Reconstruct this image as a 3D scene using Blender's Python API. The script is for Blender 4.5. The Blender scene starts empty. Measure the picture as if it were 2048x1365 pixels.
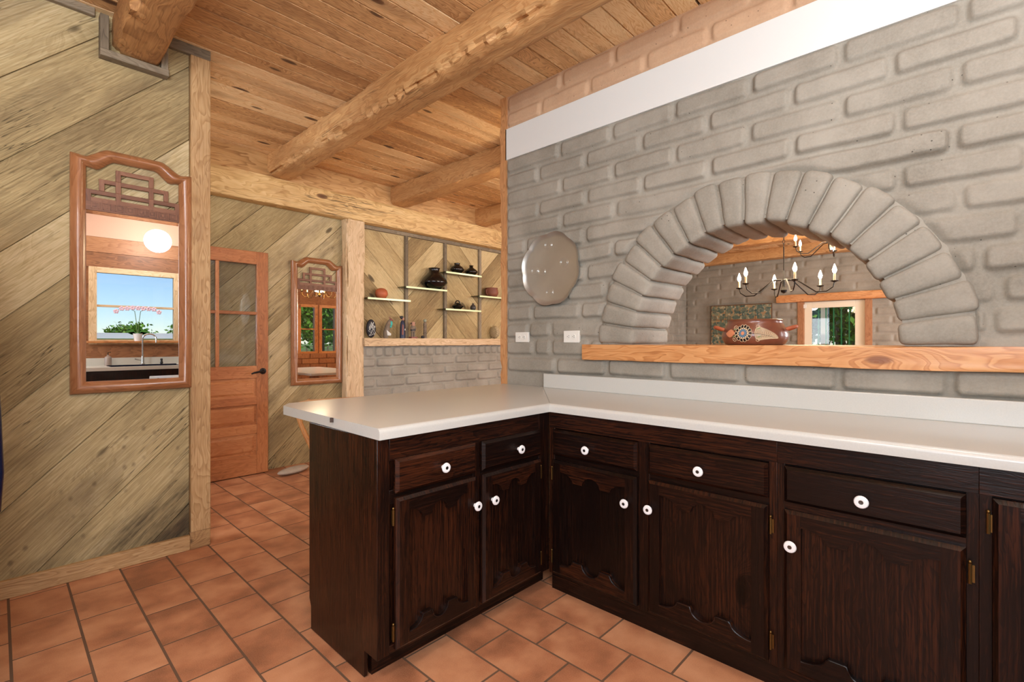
import bpy, bmesh, math, random
import numpy as np
from math import sin, cos, pi, radians, sqrt, atan2
from mathutils import Vector, noise as mnoise
random.seed(7); rng = np.random.default_rng(7)
sc = bpy.context.scene; col = sc.collection

# ------------------------------------------------------------ camera, world, lights, exposure
H = 1.21; YAW = 0.7557; FPX = 970.0
cd = bpy.data.cameras.new('camera'); cam = bpy.data.objects.new('camera', cd); col.objects.link(cam)
cam.location = (0, 0, H); cam.rotation_euler = (pi/2, 0, YAW - pi/2)
cd.sensor_width = 36; cd.lens = FPX/2048*36; cd.clip_start = .02; cd.clip_end = 500
sc.camera = cam
vs = sc.view_settings; vs.view_transform = 'Standard'; vs.look = 'None'; vs.gamma = 1; vs.use_curve_mapping = False
vs.exposure = -0.06
w = bpy.data.worlds.new('world'); sc.world = w; w.use_nodes = True
nt = w.node_tree; bg = nt.nodes['Background']
sky = nt.nodes.new('ShaderNodeTexSky'); sky.sky_type = 'NISHITA'; sky.sun_disc = False
sky.sun_elevation = radians(48); sky.sun_rotation = radians(200); sky.dust_density = .0; sky.ozone_density = 5; sky.air_density = .8
nt.links.new(sky.outputs[0], bg.inputs[0]); bg.inputs[1].default_value = .13
def lamp(name, kind, loc, power, color=(1, 1, 1), size=.1, size_y=None, rot=(0, 0, 0), spread=None):
    l = bpy.data.lights.new(name, kind); l.energy = power; l.color = color
    if kind == 'AREA':
        l.size = size
        if size_y: l.shape = 'RECTANGLE'; l.size_y = size_y
        if spread: l.spread = spread
    elif kind == 'SUN': l.angle = size
    else: l.shadow_soft_size = size
    o = bpy.data.objects.new(name, l); o.location = loc; o.rotation_euler = rot; col.objects.link(o); return o
su = lamp('sun', 'SUN', (0, 0, 20), 3.2, (1, .95, .86), radians(.6))
su.rotation_euler = Vector((-.35, .55, .85)).to_track_quat('Z', 'Y').to_euler()
# daylight coming in through the big kitchen window on the camera's left and the hall window
lamp('daylight_kitchen_window', 'AREA', (-2.12, -.36, 1.75), 70, (.80, .90, 1), 1.4, 1.3, (0, -pi/2-.28, 0))
lamp('daylight_hall_window', 'AREA', (-2.12, 4.1, 1.6), 34, (.85, .93, 1), 1.0, 1.3, (0, -pi/2, 0))
lamp('fill_sink_wall', 'AREA', (-.6, -1.12, 1.75), 135, (.86, .93, 1), 1.5, 1.0, (pi/2+.32, 0, 0))  # added fill on the closed wall beside the sink window, lifts partition and ceiling
lamp('fill_dining_far', 'AREA', (7.6, -2.02, 1.6), 190, (.95, .97, 1), 2.2, 1.3, (pi/2, 0, 0))  # added fill on the closed dining wall, brightens the far room
lamp('fill_dining_near', 'AREA', (3.6, -2.02, 1.7), 110, (.95, .97, 1), 1.6, 1.2, (pi/2, 0, 0))  # added fill on the windowless stretch of dining wall near the arch

# ------------------------------------------------------------ node helpers
def newmat(name):
    m = bpy.data.materials.new(name); m.use_nodes = True
    return m, m.node_tree, m.node_tree.nodes['Principled BSDF']
def N(nt, t, **k):
    n = nt.nodes.new(t)
    for a, v in k.items():
        if a.startswith('i_'): n.inputs[a[2:].replace('_', ' ')].default_value = v
        else: setattr(n, a, v)
    return n
def L(nt, a, b): nt.links.new(a, b)
def MA(nt, op, a, b=None, c=None, clamp=False):
    n = nt.nodes.new('ShaderNodeMath'); n.operation = op; n.use_clamp = clamp
    for i, x in enumerate((a, b, c)):
        if x is None: continue
        if hasattr(x, 'default_value') or hasattr(x, 'is_linked'): nt.links.new(x, n.inputs[i])
        else: n.inputs[i].default_value = x
    return n.outputs[0]
def MIX(nt, f, a, b, mode='MIX'):
    n = nt.nodes.new('ShaderNodeMix'); n.data_type = 'RGBA'; n.blend_type = mode
    for s, x in ((n.inputs[0], f), (n.inputs[6], a), (n.inputs[7], b)):
        if hasattr(x, 'is_linked'): nt.links.new(x, s)
        elif isinstance(x, (int, float)): s.default_value = x
        else: s.default_value = (*x, 1)
    return n.outputs[2]
def RAMP(nt, f, stops):
    n = nt.nodes.new('ShaderNodeValToRGB'); L(nt, f, n.inputs[0]); e = n.color_ramp.elements
    while len(e) < len(stops): e.new(.5)
    for q, (p, c) in zip(e, stops): q.position = p; q.color = (c, c, c, 1) if isinstance(c, (int, float)) else (*c, 1)
    return n.outputs[0]
def NOISE(nt, vec, scale, detail=4, rough=.55, dist=0):
    n = N(nt, 'ShaderNodeTexNoise'); n.inputs['Scale'].default_value = scale; n.inputs['Detail'].default_value = detail
    n.inputs['Roughness'].default_value = rough; n.inputs['Distortion'].default_value = dist
    if vec is not None: L(nt, vec, n.inputs['Vector'])
    return n.outputs['Fac']
def VEC(nt, vec, s, loc=(0, 0, 0)):
    n = N(nt, 'ShaderNodeMapping'); n.inputs['Scale'].default_value = s; n.inputs['Location'].default_value = loc
    L(nt, vec, n.inputs['Vector']); return n.outputs[0]
def BUMP(nt, b, h, strength, dist=.01):
    n = N(nt, 'ShaderNodeBump'); n.inputs['Strength'].default_value = strength; n.inputs['Distance'].default_value = dist
    L(nt, h, n.inputs['Height']); L(nt, n.outputs[0], b.inputs['Normal'])
def srgb(r, g, b):
    f = lambda c: (c/12.92 if c <= .04045 else ((c+.055)/1.055)**2.4)
    return (f(r/255), f(g/255), f(b/255))
def plain(name, c, rough=.5, metal=0, bump=0, bscale=60, var=0, coat=0):
    m, t, b = newmat(name); b.inputs['Base Color'].default_value = (*c, 1)
    b.inputs['Roughness'].default_value = rough; b.inputs['Metallic'].default_value = metal
    if coat: b.inputs['Coat Weight'].default_value = coat; b.inputs['Coat Roughness'].default_value = .15
    tc = N(t, 'ShaderNodeTexCoord')
    nz = NOISE(t, tc.outputs['Object'], bscale, 5)
    if var:
        n2 = NOISE(t, tc.outputs['Object'], bscale*.25, 5)
        L(t, MIX(t, RAMP(t, n2, [(.3, 0.), (.7, 1.)]), tuple(x*(1-var) for x in c), tuple(min(1, x*(1+var)) for x in c)), b.inputs['Base Color'])
    if bump: BUMP(t, b, nz, bump, .003)
    return m
def emis(name, c, s):
    m, t, b = newmat(name); b.inputs['Base Color'].default_value = (*c, 1)
    b.inputs['Emission Color'].default_value = (*c, 1); b.inputs['Emission Strength'].default_value = s; return m
def wood(name, dark, mid, light, rough=.55, rings=1.0, ringscale=7., knots=.5, var=.25, stain=None, stain_amt=0, bump=.25, coat=0, fine=.5, crack=0, knotcol=None, warpk=.3, spec=.5, ks=(2., 5.), kr=1.):
    """u runs along the grain (metres), v across; 'rnd' tells the pieces apart"""
    m, t, b = newmat(name)
    uv = N(t, 'ShaderNodeUVMap').outputs[0]
    at = N(t, 'ShaderNodeAttribute', attribute_name='rnd').outputs['Fac']
    warp = NOISE(t, VEC(t, uv, (1.6, 5, 1)), 1.0, 3)
    sep = N(t, 'ShaderNodeSeparateXYZ'); L(t, uv, sep.inputs[0])
    # knots bend the grain
    vo = N(t, 'ShaderNodeTexVoronoi'); vo.inputs['Scale'].default_value = 1
    L(t, VEC(t, uv, (*ks, 1)), vo.inputs['Vector'])
    kd = vo.outputs['Distance']
    sc_ = N(t, 'ShaderNodeSeparateColor'); L(t, vo.outputs['Color'], sc_.inputs[0])
    kon = MA(t, 'LESS_THAN', sc_.outputs[0], knots)
    bend = MA(t, 'MULTIPLY', kon, MA(t, 'POWER', MA(t, 'SUBTRACT', 1., kd, None, True), 4.))
    v2 = MA(t, 'ADD', sep.outputs[1], MA(t, 'MULTIPLY', warp, warpk))
    v2 = MA(t, 'ADD', v2, MA(t, 'MULTIPLY', bend, .16))
    cb = N(t, 'ShaderNodeCombineXYZ'); L(t, MA(t, 'MULTIPLY', sep.outputs[0], .12), cb.inputs[0]); L(t, v2, cb.inputs[1])
    r1 = NOISE(t, cb.outputs[0], ringscale*4, 2, .5)
    ring = MA(t, 'FRACT', MA(t, 'MULTIPLY', r1, ringscale*1.6))
    ring = RAMP(t, ring, [(0., .2), (.1, .95), (.55, .75), (.93, .25), (1., .15)])
    fin = NOISE(t, VEC(t, uv, (5, 150, 1)), 1.0, 5, .6)
    big = NOISE(t, VEC(t, uv, (1.1, 3.2, 1)), 1.0, 5, .55)
    f = MA(t, 'ADD', MA(t, 'MULTIPLY', ring, .42*rings), MA(t, 'MULTIPLY', fin, fine))
    f = MA(t, 'ADD', f, MA(t, 'MULTIPLY', big, .62))
    f = MA(t, 'ADD', f, MA(t, 'MULTIPLY', MA(t, 'SUBTRACT', at, .5), var*2))
    mx = .42*rings*.65+fine*.5+.31
    c = RAMP(t, MA(t, 'DIVIDE', f, mx*2), [(.30, dark), (.5, mid), (.68, light)])
    kc = knotcol or tuple(x*.35 for x in dark)
    kn = MA(t, 'MULTIPLY', kon, RAMP(t, kd, [(.04*kr, 1.), (.10*kr, .8), (.13*kr, 0.)]))
    c = MIX(t, kn, c, kc)
    hgt = f
    if stain:
        s = NOISE(t, VEC(t, uv, (.9, 3.5, 1), (3, 9, 0)), 1.3, 6, .62, .6)
        c = MIX(t, MA(t, 'MULTIPLY', RAMP(t, s, [(.50, 0.), (.72, 1.)]), stain_amt), c, stain)
    if crack:
        s = NOISE(t, VEC(t, uv, (1.0, 26, 1), (7, 2, 0)), 1.2, 3, .5, .3)
        k = RAMP(t, MA(t, 'ABSOLUTE', MA(t, 'SUBTRACT', s, .5)), [(0., 1.), (.012 if crack < 1 else .03, 0.)])
        g = RAMP(t, NOISE(t, VEC(t, uv, (.8, 4, 1), (1, 5, 0)), 1.2, 2), [(.5, 0.), (.6, 1.)])
        k = MA(t, 'MULTIPLY', MA(t, 'MULTIPLY', k, g), crack)
        c = MIX(t, k, c, tuple(x*.22 for x in dark)); hgt = MA(t, 'SUBTRACT', hgt, k)
    L(t, c, b.inputs['Base Color'])
    b.inputs['Roughness'].default_value = rough; b.inputs['Specular IOR Level'].default_value = spec
    if coat: b.inputs['Coat Weight'].default_value = coat; b.inputs['Coat Roughness'].default_value = .2
    BUMP(t, b, hgt, bump, .004)
    return m

S = srgb
MT = dict(
 barn=wood('weathered_board', S(128, 108, 72), S(176, 156, 112), S(208, 190, 150), .8, .32, 6, .3, .16, S(92, 72, 48), .7, .5, fine=.9, crack=.9, warpk=.10),
 niche=wood('niche_board', S(134, 110, 72), S(176, 152, 106), S(206, 184, 138), .75, .4, 6, .35, .2, S(104, 80, 50), .5, .4, fine=.7, crack=.6, warpk=.12),
 ceil=wood('ceiling_pine', S(172, 126, 80), S(222, 176, 122), S(240, 208, 160), .6, .9, 7, .6, .20, S(118, 76, 46), .5, .2, fine=.45, warpk=.16, ks=(2.6, 7.), kr=1.25, knotcol=S(76, 50, 34)),
 beam=wood('hewn_beam', S(144, 98, 56), S(188, 138, 86), S(212, 168, 114), .65, .6, 5, .25, .1, S(120, 74, 40), .5, .7, fine=.5, crack=.7),
 header=wood('pale_log', S(176, 136, 82), S(216, 180, 122), S(234, 206, 154), .6, .8, 4, .4, .1, S(160, 108, 60), .5, .35, fine=.35, crack=1., knotcol=S(104, 66, 40)),
 block=wood('blocking_board', S(150, 106, 60), S(190, 146, 92), S(212, 172, 122), .65, 1.0, 4, .3, .12, S(96, 60, 36), .6, .3, fine=.4, warpk=.2),
 trim=wood('oak_trim', S(136, 98, 60), S(176, 138, 92), S(204, 170, 124), .6, .8, 6, .25, .15, S(124, 84, 50), .5, .3, fine=.6, crack=.3, warpk=.12),
 greytrim=wood('grey_trim', S(84, 74, 60), S(124, 110, 90), S(152, 138, 116), .8, .6, 6, .2, .15, None, 0, .4),
 sill=wood('orange_sill', S(160, 100, 54), S(196, 134, 80), S(214, 158, 104), .45, 1.1, 5, .3, .1, S(190, 112, 56), .4, .15, coat=.2, fine=.35, crack=.25, knotcol=S(120, 66, 34)),
 edge=wood('live_edge', S(160, 108, 64), S(196, 142, 92), S(214, 166, 118), .6, .8, 6, .15, .1, None, 0, .4),
 mantel=wood('mantel_wood', S(164, 132, 96), S(206, 176, 136), S(226, 200, 166), .6, .9, 5, .4, .1, None, 0, .2, crack=.3),
 door=wood('door_oak', S(138, 82, 46), S(182, 116, 70), S(204, 140, 92), .35, .6, 6, .05, .15, S(150, 80, 46), .5, .15, coat=.5, fine=.6),
 frame=wood('mirror_frame', S(124, 76, 44), S(160, 106, 68), S(184, 130, 90), .34, .5, 5, 0, .05, None, 0, .06, coat=.6, fine=.4),
 fret=wood('fret_wood', S(92, 56, 38), S(126, 82, 58), S(146, 102, 76), .5, .4, 5, 0, .05, None, 0, .05, fine=.3),
 dark=wood('dark_oak', S(7, 4, 3), S(24, 11, 7), S(68, 33, 16), .3, .5, 7, .05, .15, S(12, 5, 4), .6, .16, coat=.0, fine=1.2, warpk=.14, spec=.3),
 brown=wood('brown_board', S(112, 72, 44), S(148, 98, 64), S(172, 122, 84), .5, .8, 5, .2, .2, None, 0, .1),
 stool=wood('stool_wood', S(136, 84, 40), S(180, 122, 64), S(204, 150, 90), .5, .8, 6, .2, .1, None, 0, .2),
)
def lowstain(m):
    t = m.node_tree; b = t.nodes['Principled BSDF']; tc = N(t, 'ShaderNodeTexCoord').outputs['Object']
    sp = N(t, 'ShaderNodeSeparateXYZ'); L(t, tc, sp.inputs[0]); x, z = sp.outputs[0], sp.outputs[2]
    src = b.inputs['Base Color'].links[0].from_socket
    uv = N(t, 'ShaderNodeUVMap').outputs[0]
    n1 = NOISE(t, VEC(t, uv, (1.6, 7, 1)), 1.6, 6, .65, .3); n2 = NOISE(t, VEC(t, uv, (9, 60, 1)), 1.0, 5, .7)
    # a damp patch rising along the lowest boards near the corner post, plus scattered drip marks above it
    d = MA(t, 'SUBTRACT', MA(t, 'ADD', MA(t, 'MULTIPLY', x, .55), .08), z)
    patch = MA(t, 'MULTIPLY', RAMP(t, MA(t, 'ADD', d, MA(t, 'MULTIPLY', MA(t, 'SUBTRACT', n1, .5), .9)), [(.0, 0.), (.32, 1.)]), RAMP(t, n2, [(.25, .45), (.6, 1.)]))
    c = MIX(t, MA(t, 'MULTIPLY', patch, .85), src, S(52, 42, 28))
    vo = N(t, 'ShaderNodeTexVoronoi'); vo.inputs['Scale'].default_value = 1; L(t, VEC(t, tc, (24, 1, 17)), vo.inputs['Vector'])
    s2 = N(t, 'ShaderNodeSeparateColor'); L(t, vo.outputs['Color'], s2.inputs[0])
    spot = MA(t, 'MULTIPLY', RAMP(t, vo.outputs['Distance'], [(.12, 1.), (.32, 0.)]), MA(t, 'LESS_THAN', s2.outputs[0], .45))
    reg = MA(t, 'MULTIPLY', RAMP(t, MA(t, 'SUBTRACT', 1., MA(t, 'ABSOLUTE', MA(t, 'SUBTRACT', z, MA(t, 'ADD', MA(t, 'MULTIPLY', x, .9), .08)))), [(.6, 0.), (.85, 1.)]), RAMP(t, n1, [(.4, 0.), (.55, 1.)]))
    c = MIX(t, MA(t, 'MULTIPLY', MA(t, 'MULTIPLY', spot, reg), .6), c, S(92, 74, 50)); L(t, c, b.inputs['Base Color'])
MT['barnleft'] = wood('stained_board', S(128, 108, 72), S(176, 156, 112), S(208, 190, 150), .8, .32, 6, .3, .16, S(92, 72, 48), .7, .5, fine=.9, crack=.9, warpk=.10)
lowstain(MT['barnleft'])
def brickmat(name, c1, c2, sp=(.2, .2, .18)):
    m, t, b = newmat(name); tc = N(t, 'ShaderNodeTexCoord').outputs['Object']
    a = NOISE(t, tc, 3.2, 6, .6); f = NOISE(t, tc, 110, 4, .65); q = NOISE(t, VEC(t, tc, (1, 1, 1), (5, 5, 5)), 26, 5, .7)
    c = MIX(t, RAMP(t, a, [(.35, 0.), (.68, 1.)]), c1, c2)
    c = MIX(t, RAMP(t, f, [(.3, .0), (.75, .35)]), c, tuple(x*1.25 for x in c2))
    vo = N(t, 'ShaderNodeTexVoronoi'); vo.inputs['Scale'].default_value = 38; L(t, tc, vo.inputs['Vector'])
    s2 = N(t, 'ShaderNodeSeparateColor'); L(t, vo.outputs['Color'], s2.inputs[0])
    pit = MA(t, 'MULTIPLY', MA(t, 'LESS_THAN', vo.outputs['Distance'], .10), MA(t, 'LESS_THAN', s2.outputs[0], .22))
    c = MIX(t, pit, c, tuple(x*.35 for x in c1))
    L(t, c, b.inputs['Base Color']); b.inputs['Roughness'].default_value = .8
    h = MA(t, 'ADD', MA(t, 'MULTIPLY', f, .35), q); h = MA(t, 'SUBTRACT', h, MA(t, 'MULTIPLY', pit, .8))
    BUMP(t, b, h, .55, .004); return m
MT['grey'] = brickmat('grey_brick', S(128, 122, 110), S(156, 150, 138))
MT['tan'] = brickmat('tan_brick', S(178, 142, 112), S(194, 160, 128))
MT['white'] = plain('white_plaster', S(216, 216, 212), .7, bump=.15, bscale=90)
MT['pink'] = plain('pink_plaster', S(206, 166, 142), .7, bump=.2)
MT['lam'] = plain('laminate', S(194, 194, 188), .28, var=.035, bscale=900, coat=.2)
MT['porc'] = plain('porcelain', S(240, 240, 240), .15, coat=.5)
MT['brass'] = plain('worn_brass', S(120, 92, 52), .45, 1)
MT['steelg'] = plain('knob_screw', S(110, 112, 110), .35, 1)
MT['black'] = plain('black_gloss', S(10, 12, 13), .2, coat=.3)
MT['blackm'] = plain('black_iron', S(34, 30, 28), .45, .6)
MT['pewter'] = plain('pewter', S(190, 190, 184), .42, .85, bump=.12, bscale=12, var=.12)
MT['outlet'] = plain('outlet_plastic', S(228, 226, 218), .35)
MT['slot'] = plain('slot_dark', S(30, 30, 30), .5)
MT['terra'] = plain('orange_clay', S(176, 92, 56), .6, var=.25, bscale=30)
MT['redclay'] = plain('red_brown_clay', S(128, 74, 54), .6, var=.25, bscale=30)
MT['chrome'] = plain('brushed_steel', S(190, 190, 188), .22, 1)
MT['stone'] = plain('stone', S(176, 162, 146), .85, bump=.4, var=.15, bscale=40)
MT['navy'] = plain('navy_enamel', S(14, 20, 44), .25, coat=.3)
MT['mirror'] = plain('mirror_glass', (.93, .95, .94), .0, 1)
def glassmat(name='pane_glass', tint=(1, 1, 1)):
    m, t, b = newmat(name); t.nodes.remove(b)
    g = N(t, 'ShaderNodeBsdfGlossy'); g.inputs['Roughness'].default_value = .02
    tr = N(t, 'ShaderNodeBsdfTransparent'); tr.inputs[0].default_value = (*tint, 1)
    fr = N(t, 'ShaderNodeFresnel'); fr.inputs[0].default_value = 1.5
    mx = N(t, 'ShaderNodeMixShader'); L(t, fr.outputs[0], mx.inputs[0]); L(t, tr.outputs[0], mx.inputs[1]); L(t, g.outputs[0], mx.inputs[2])
    L(t, mx.outputs[0], t.nodes['Material Output'].inputs[0]); return m
MT['glass'] = glassmat(); MT['greenglass'] = glassmat('green_glass', (.82, .95, .82))
def gedge():
    m, t, b = newmat('glass_edge_sheen'); b.inputs['Base Color'].default_value = (*S(226, 242, 190), 1); b.inputs['Roughness'].default_value = .3
    b.inputs['Transmission Weight'].default_value = .0; b.inputs['Coat Weight'].default_value = .5; return m
MT['gedge'] = gedge()  # pale base colour stands in for window light caught by the shelf edges
def tilemat():
    m, t, b = newmat('terracotta_tile'); at = N(t, 'ShaderNodeAttribute', attribute_name='rnd').outputs['Fac']
    tc = N(t, 'ShaderNodeTexCoord').outputs['Object']
    of = N(t, 'ShaderNodeCombineXYZ'); L(t, MA(t, 'MULTIPLY', at, 50.), of.inputs[2])
    ad = N(t, 'ShaderNodeVectorMath'); ad.operation = 'ADD'; L(t, tc, ad.inputs[0]); L(t, of.outputs[0], ad.inputs[1])
    a = NOISE(t, ad.outputs[0], 6.5, 3, .5); f = NOISE(t, tc, 240, 3, .6)
    v = MA(t, 'ADD', a, MA(t, 'MULTIPLY', MA(t, 'SUBTRACT', at, .5), .25))
    c = RAMP(t, v, [(.28, S(140, 88, 60)), (.45, S(172, 112, 78)), (.62, S(194, 136, 98)), (.8, S(206, 150, 112))])
    c = MIX(t, RAMP(t, f, [(.4, 0.), (.8, .35)]), c, S(222, 166, 128))
    L(t, c, b.inputs['Base Color']); b.inputs['Roughness'].default_value = .42
    BUMP(t, b, MA(t, 'ADD', MA(t, 'MULTIPLY', f, .3), NOISE(t, tc, 30, 4)), .12, .003); return m
MT['tile'] = tilemat(); MT['grout'] = plain('grout', S(104, 78, 58), .9, bump=.3)

# ------------------------------------------------------------ mesh helpers
def root_of(o):
    while o.parent: o = o.parent
    return o
def tag(o, label=None, cat=None, group=None, kind=None):
    if label: o['label'] = label
    if cat: o['category'] = cat
    if group: o['group'] = group
    if kind: o['kind'] = kind
    return o
def thing(name, label, cat, loc=(0, 0, 0), group=None):
    o = bpy.data.objects.new(name, None); col.objects.link(o); o.location = loc; o.empty_display_size = .05
    return tag(o, label, cat, group)
class MB:
    def __init__(s): s.v = []; s.f = []; s.r = []; s.g = []; s.grain = (0, 0, 1)
    def add(s, vs, fs, rnd=None, grain=None):
        k = len(s.v); s.v += [tuple(p) for p in vs]; r = random.random() if rnd is None else rnd
        for q in fs: s.f.append([i+k for i in q]); s.r.append(r); s.g.append(grain or s.grain)
        return s
    def box(s, x0, x1, y0, y1, z0, z1, rnd=None, grain=None):
        vs = [(x, y, z) for x in (x0, x1) for y in (y0, y1) for z in (z0, z1)]
        return s.add(vs, [(0, 1, 3, 2), (4, 6, 7, 5), (0, 4, 5, 1), (2, 3, 7, 6), (0, 2, 6, 4), (1, 5, 7, 3)], rnd, grain)
    def frustum(s, c, axis, sgn, a0, a1, b0, b1, d0, d1, inset, rnd=None, grain=None):
        """rect a0..a1 x b0..b1 at depth d0, shrunk by inset at depth d1; axis = normal axis"""
        def P(d, a, b): return {'x': (d, a, b), 'y': (a, d, b), 'z': (a, b, d)}[axis]
        i = inset
        vs = [P(d0, a0, b0), P(d0, a1, b0), P(d0, a1, b1), P(d0, a0, b1), P(d1, a0+i, b0+i), P(d1, a1-i, b0+i), P(d1, a1-i, b1-i), P(d1, a0+i, b1-i)]
        return s.add(vs, [(0, 1, 2, 3), (4, 7, 6, 5), (0, 4, 5, 1), (1, 5, 6, 2), (2, 6, 7, 3), (3, 7, 4, 0)], rnd, grain)
    def prism(s, pts, h0, h1, axis='z', rnd=None, grain=None, inset=0, insd=0):
        n = len(pts)
        def P(p, h): return {'z': (p[0], p[1], h), 'y': (p[0], h, p[1]), 'x': (h, p[0], p[1])}[axis]
        vs = [P(p, h0) for p in pts]+[P(p, h1) for p in pts]
        fs = [tuple(range(n)), tuple(range(2*n-1, n-1, -1))]+[(i, (i+1) % n, n+(i+1) % n, n+i) for i in range(n)]
        return s.add(vs, fs, rnd, grain)
    def lathe(s, prof, c=(0, 0, 0), n=24, axis='z', rnd=None, sx=1, sy=1):
        vs = []; fs = []
        for r, z in prof:
            for i in range(n):
                a = 2*pi*i/n; x, y = r*cos(a)*sx, r*sin(a)*sy
                p = {'z': (x, y, z), 'y': (x, z, y), 'x': (z, x, y)}[axis]; vs.append((p[0]+c[0], p[1]+c[1], p[2]+c[2]))
        m = len(prof)
        for j in range(m-1):
            for i in range(n): fs.append((j*n+i, j*n+(i+1) % n, (j+1)*n+(i+1) % n, (j+1)*n+i))
        fs.append(tuple(range(n-1, -1, -1))); fs.append(tuple((m-1)*n+i for i in range(n)))
        return s.add(vs, fs, rnd)
    def tube(s, pts, rad, n=10, rnd=None):
        pts = [Vector(p) for p in pts]; vs = []; fs = []; m = len(pts)
        up = None
        for j, p in enumerate(pts):
            d = (pts[min(j+1, m-1)]-pts[max(j-1, 0)]).normalized()
            if up is None: up = Vector((0, 0, 1)) if abs(d.z) < .9 else Vector((1, 0, 0))
            a = d.cross(up).normalized(); b_ = a.cross(d).normalized(); up = b_
            r = rad[j] if hasattr(rad, '__len__') else rad
            for i in range(n):
                t = 2*pi*i/n; vs.append(p+a*(r*cos(t))+b_*(r*sin(t)))
        for j in range(m-1):
            for i in range(n): fs.append((j*n+i, j*n+(i+1) % n, (j+1)*n+(i+1) % n, (j+1)*n+i))
        fs.append(tuple(range(n-1, -1, -1))); fs.append(tuple((m-1)*n+i for i in range(n)))
        d = (pts[-1]-pts[0]).normalized()
        return s.add(vs, fs, rnd, tuple(d))
    def ball(s, c, r, n=14, m=9, rnd=None, sc3=(1, 1, 1)):
        return s.lathe([(max(r*sin(pi*j/m), 1e-4)*1, 0) for j in range(0)] or [(max(r*sin(pi*j/m), 1e-4), -r*cos(pi*j/m)*sc3[2]) for j in range(m+1)], c, n, 'z', rnd, sc3[0], sc3[1])
    def build(s, name, mat, parent=None, origin=None, bevel=0, smooth=35, fix=True, segs=2):
        me = bpy.data.meshes.new(name)
        off = Vector(root_of(parent).location) if parent else Vector(origin or (0, 0, 0))
        me.from_pydata([(p[0]-off[0], p[1]-off[1], p[2]-off[2]) for p in s.v], [], s.f)
        if fix:
            bm = bmesh.new(); bm.from_mesh(me); bmesh.ops.recalc_face_normals(bm, faces=bm.faces); bm.to_mesh(me); bm.free()
        uvl = me.uv_layers.new(name='UVMap'); at = me.attributes.new('rnd', 'FLOAT', 'FACE')
        at.data.foreach_set('value', np.array(s.r, dtype=np.float32))
        vsn = s.v; o0 = random.random()*9
        for p, r, g in zip(me.polygons, s.r, s.g):
            n = p.normal; gv = Vector(g)
            if max(abs(q) for q in g) > .999:
                k = max((i for i in range(3) if abs(g[i]) < .5), key=lambda i: abs(n[i]))
                if abs(n.dot(gv)) <= .9: n = Vector([float(i == k)*(1 if n[k] > 0 else -1) for i in range(3)])
            if abs(n.dot(gv)) > .9: gv = Vector((g[2], g[0], g[1])) if abs(n.dot(Vector((g[2], g[0], g[1])))) < .9 else Vector((0, 1, 0))
            wv = n.cross(gv)
            if wv.length < 1e-5: wv = Vector((1, 0, 0))
            wv.normalize()
            for li in p.loop_indices:
                c = Vector(vsn[me.loops[li].vertex_index]); uvl.data[li].uv = (c.dot(gv)+r*17+o0, c.dot(wv)+r*31)
        if smooth:
            me.polygons.foreach_set('use_smooth', [True]*len(me.polygons)); me.set_sharp_from_angle(angle=radians(smooth))
        me.materials.append(mat if not isinstance(mat, str) else MT[mat])
        o = bpy.data.objects.new(name, me); col.objects.link(o)
        if parent: o.parent = parent
        else: o.location = off
        if bevel:
            b = o.modifiers.new('bevel', 'BEVEL'); b.width = bevel; b.segments = segs; b.limit_method = 'ANGLE'; b.angle_limit = radians(40)
        return o
def copytree(o, parent=None):
    c = o.copy(); col.objects.link(c); c.parent = parent
    for ch in list(o.children): copytree(ch, c)
    return c
def struct(o): o['kind'] = 'structure'; return o
def vn(x, y=0, z=0): return mnoise.noise(Vector((x, y, z)))

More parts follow.
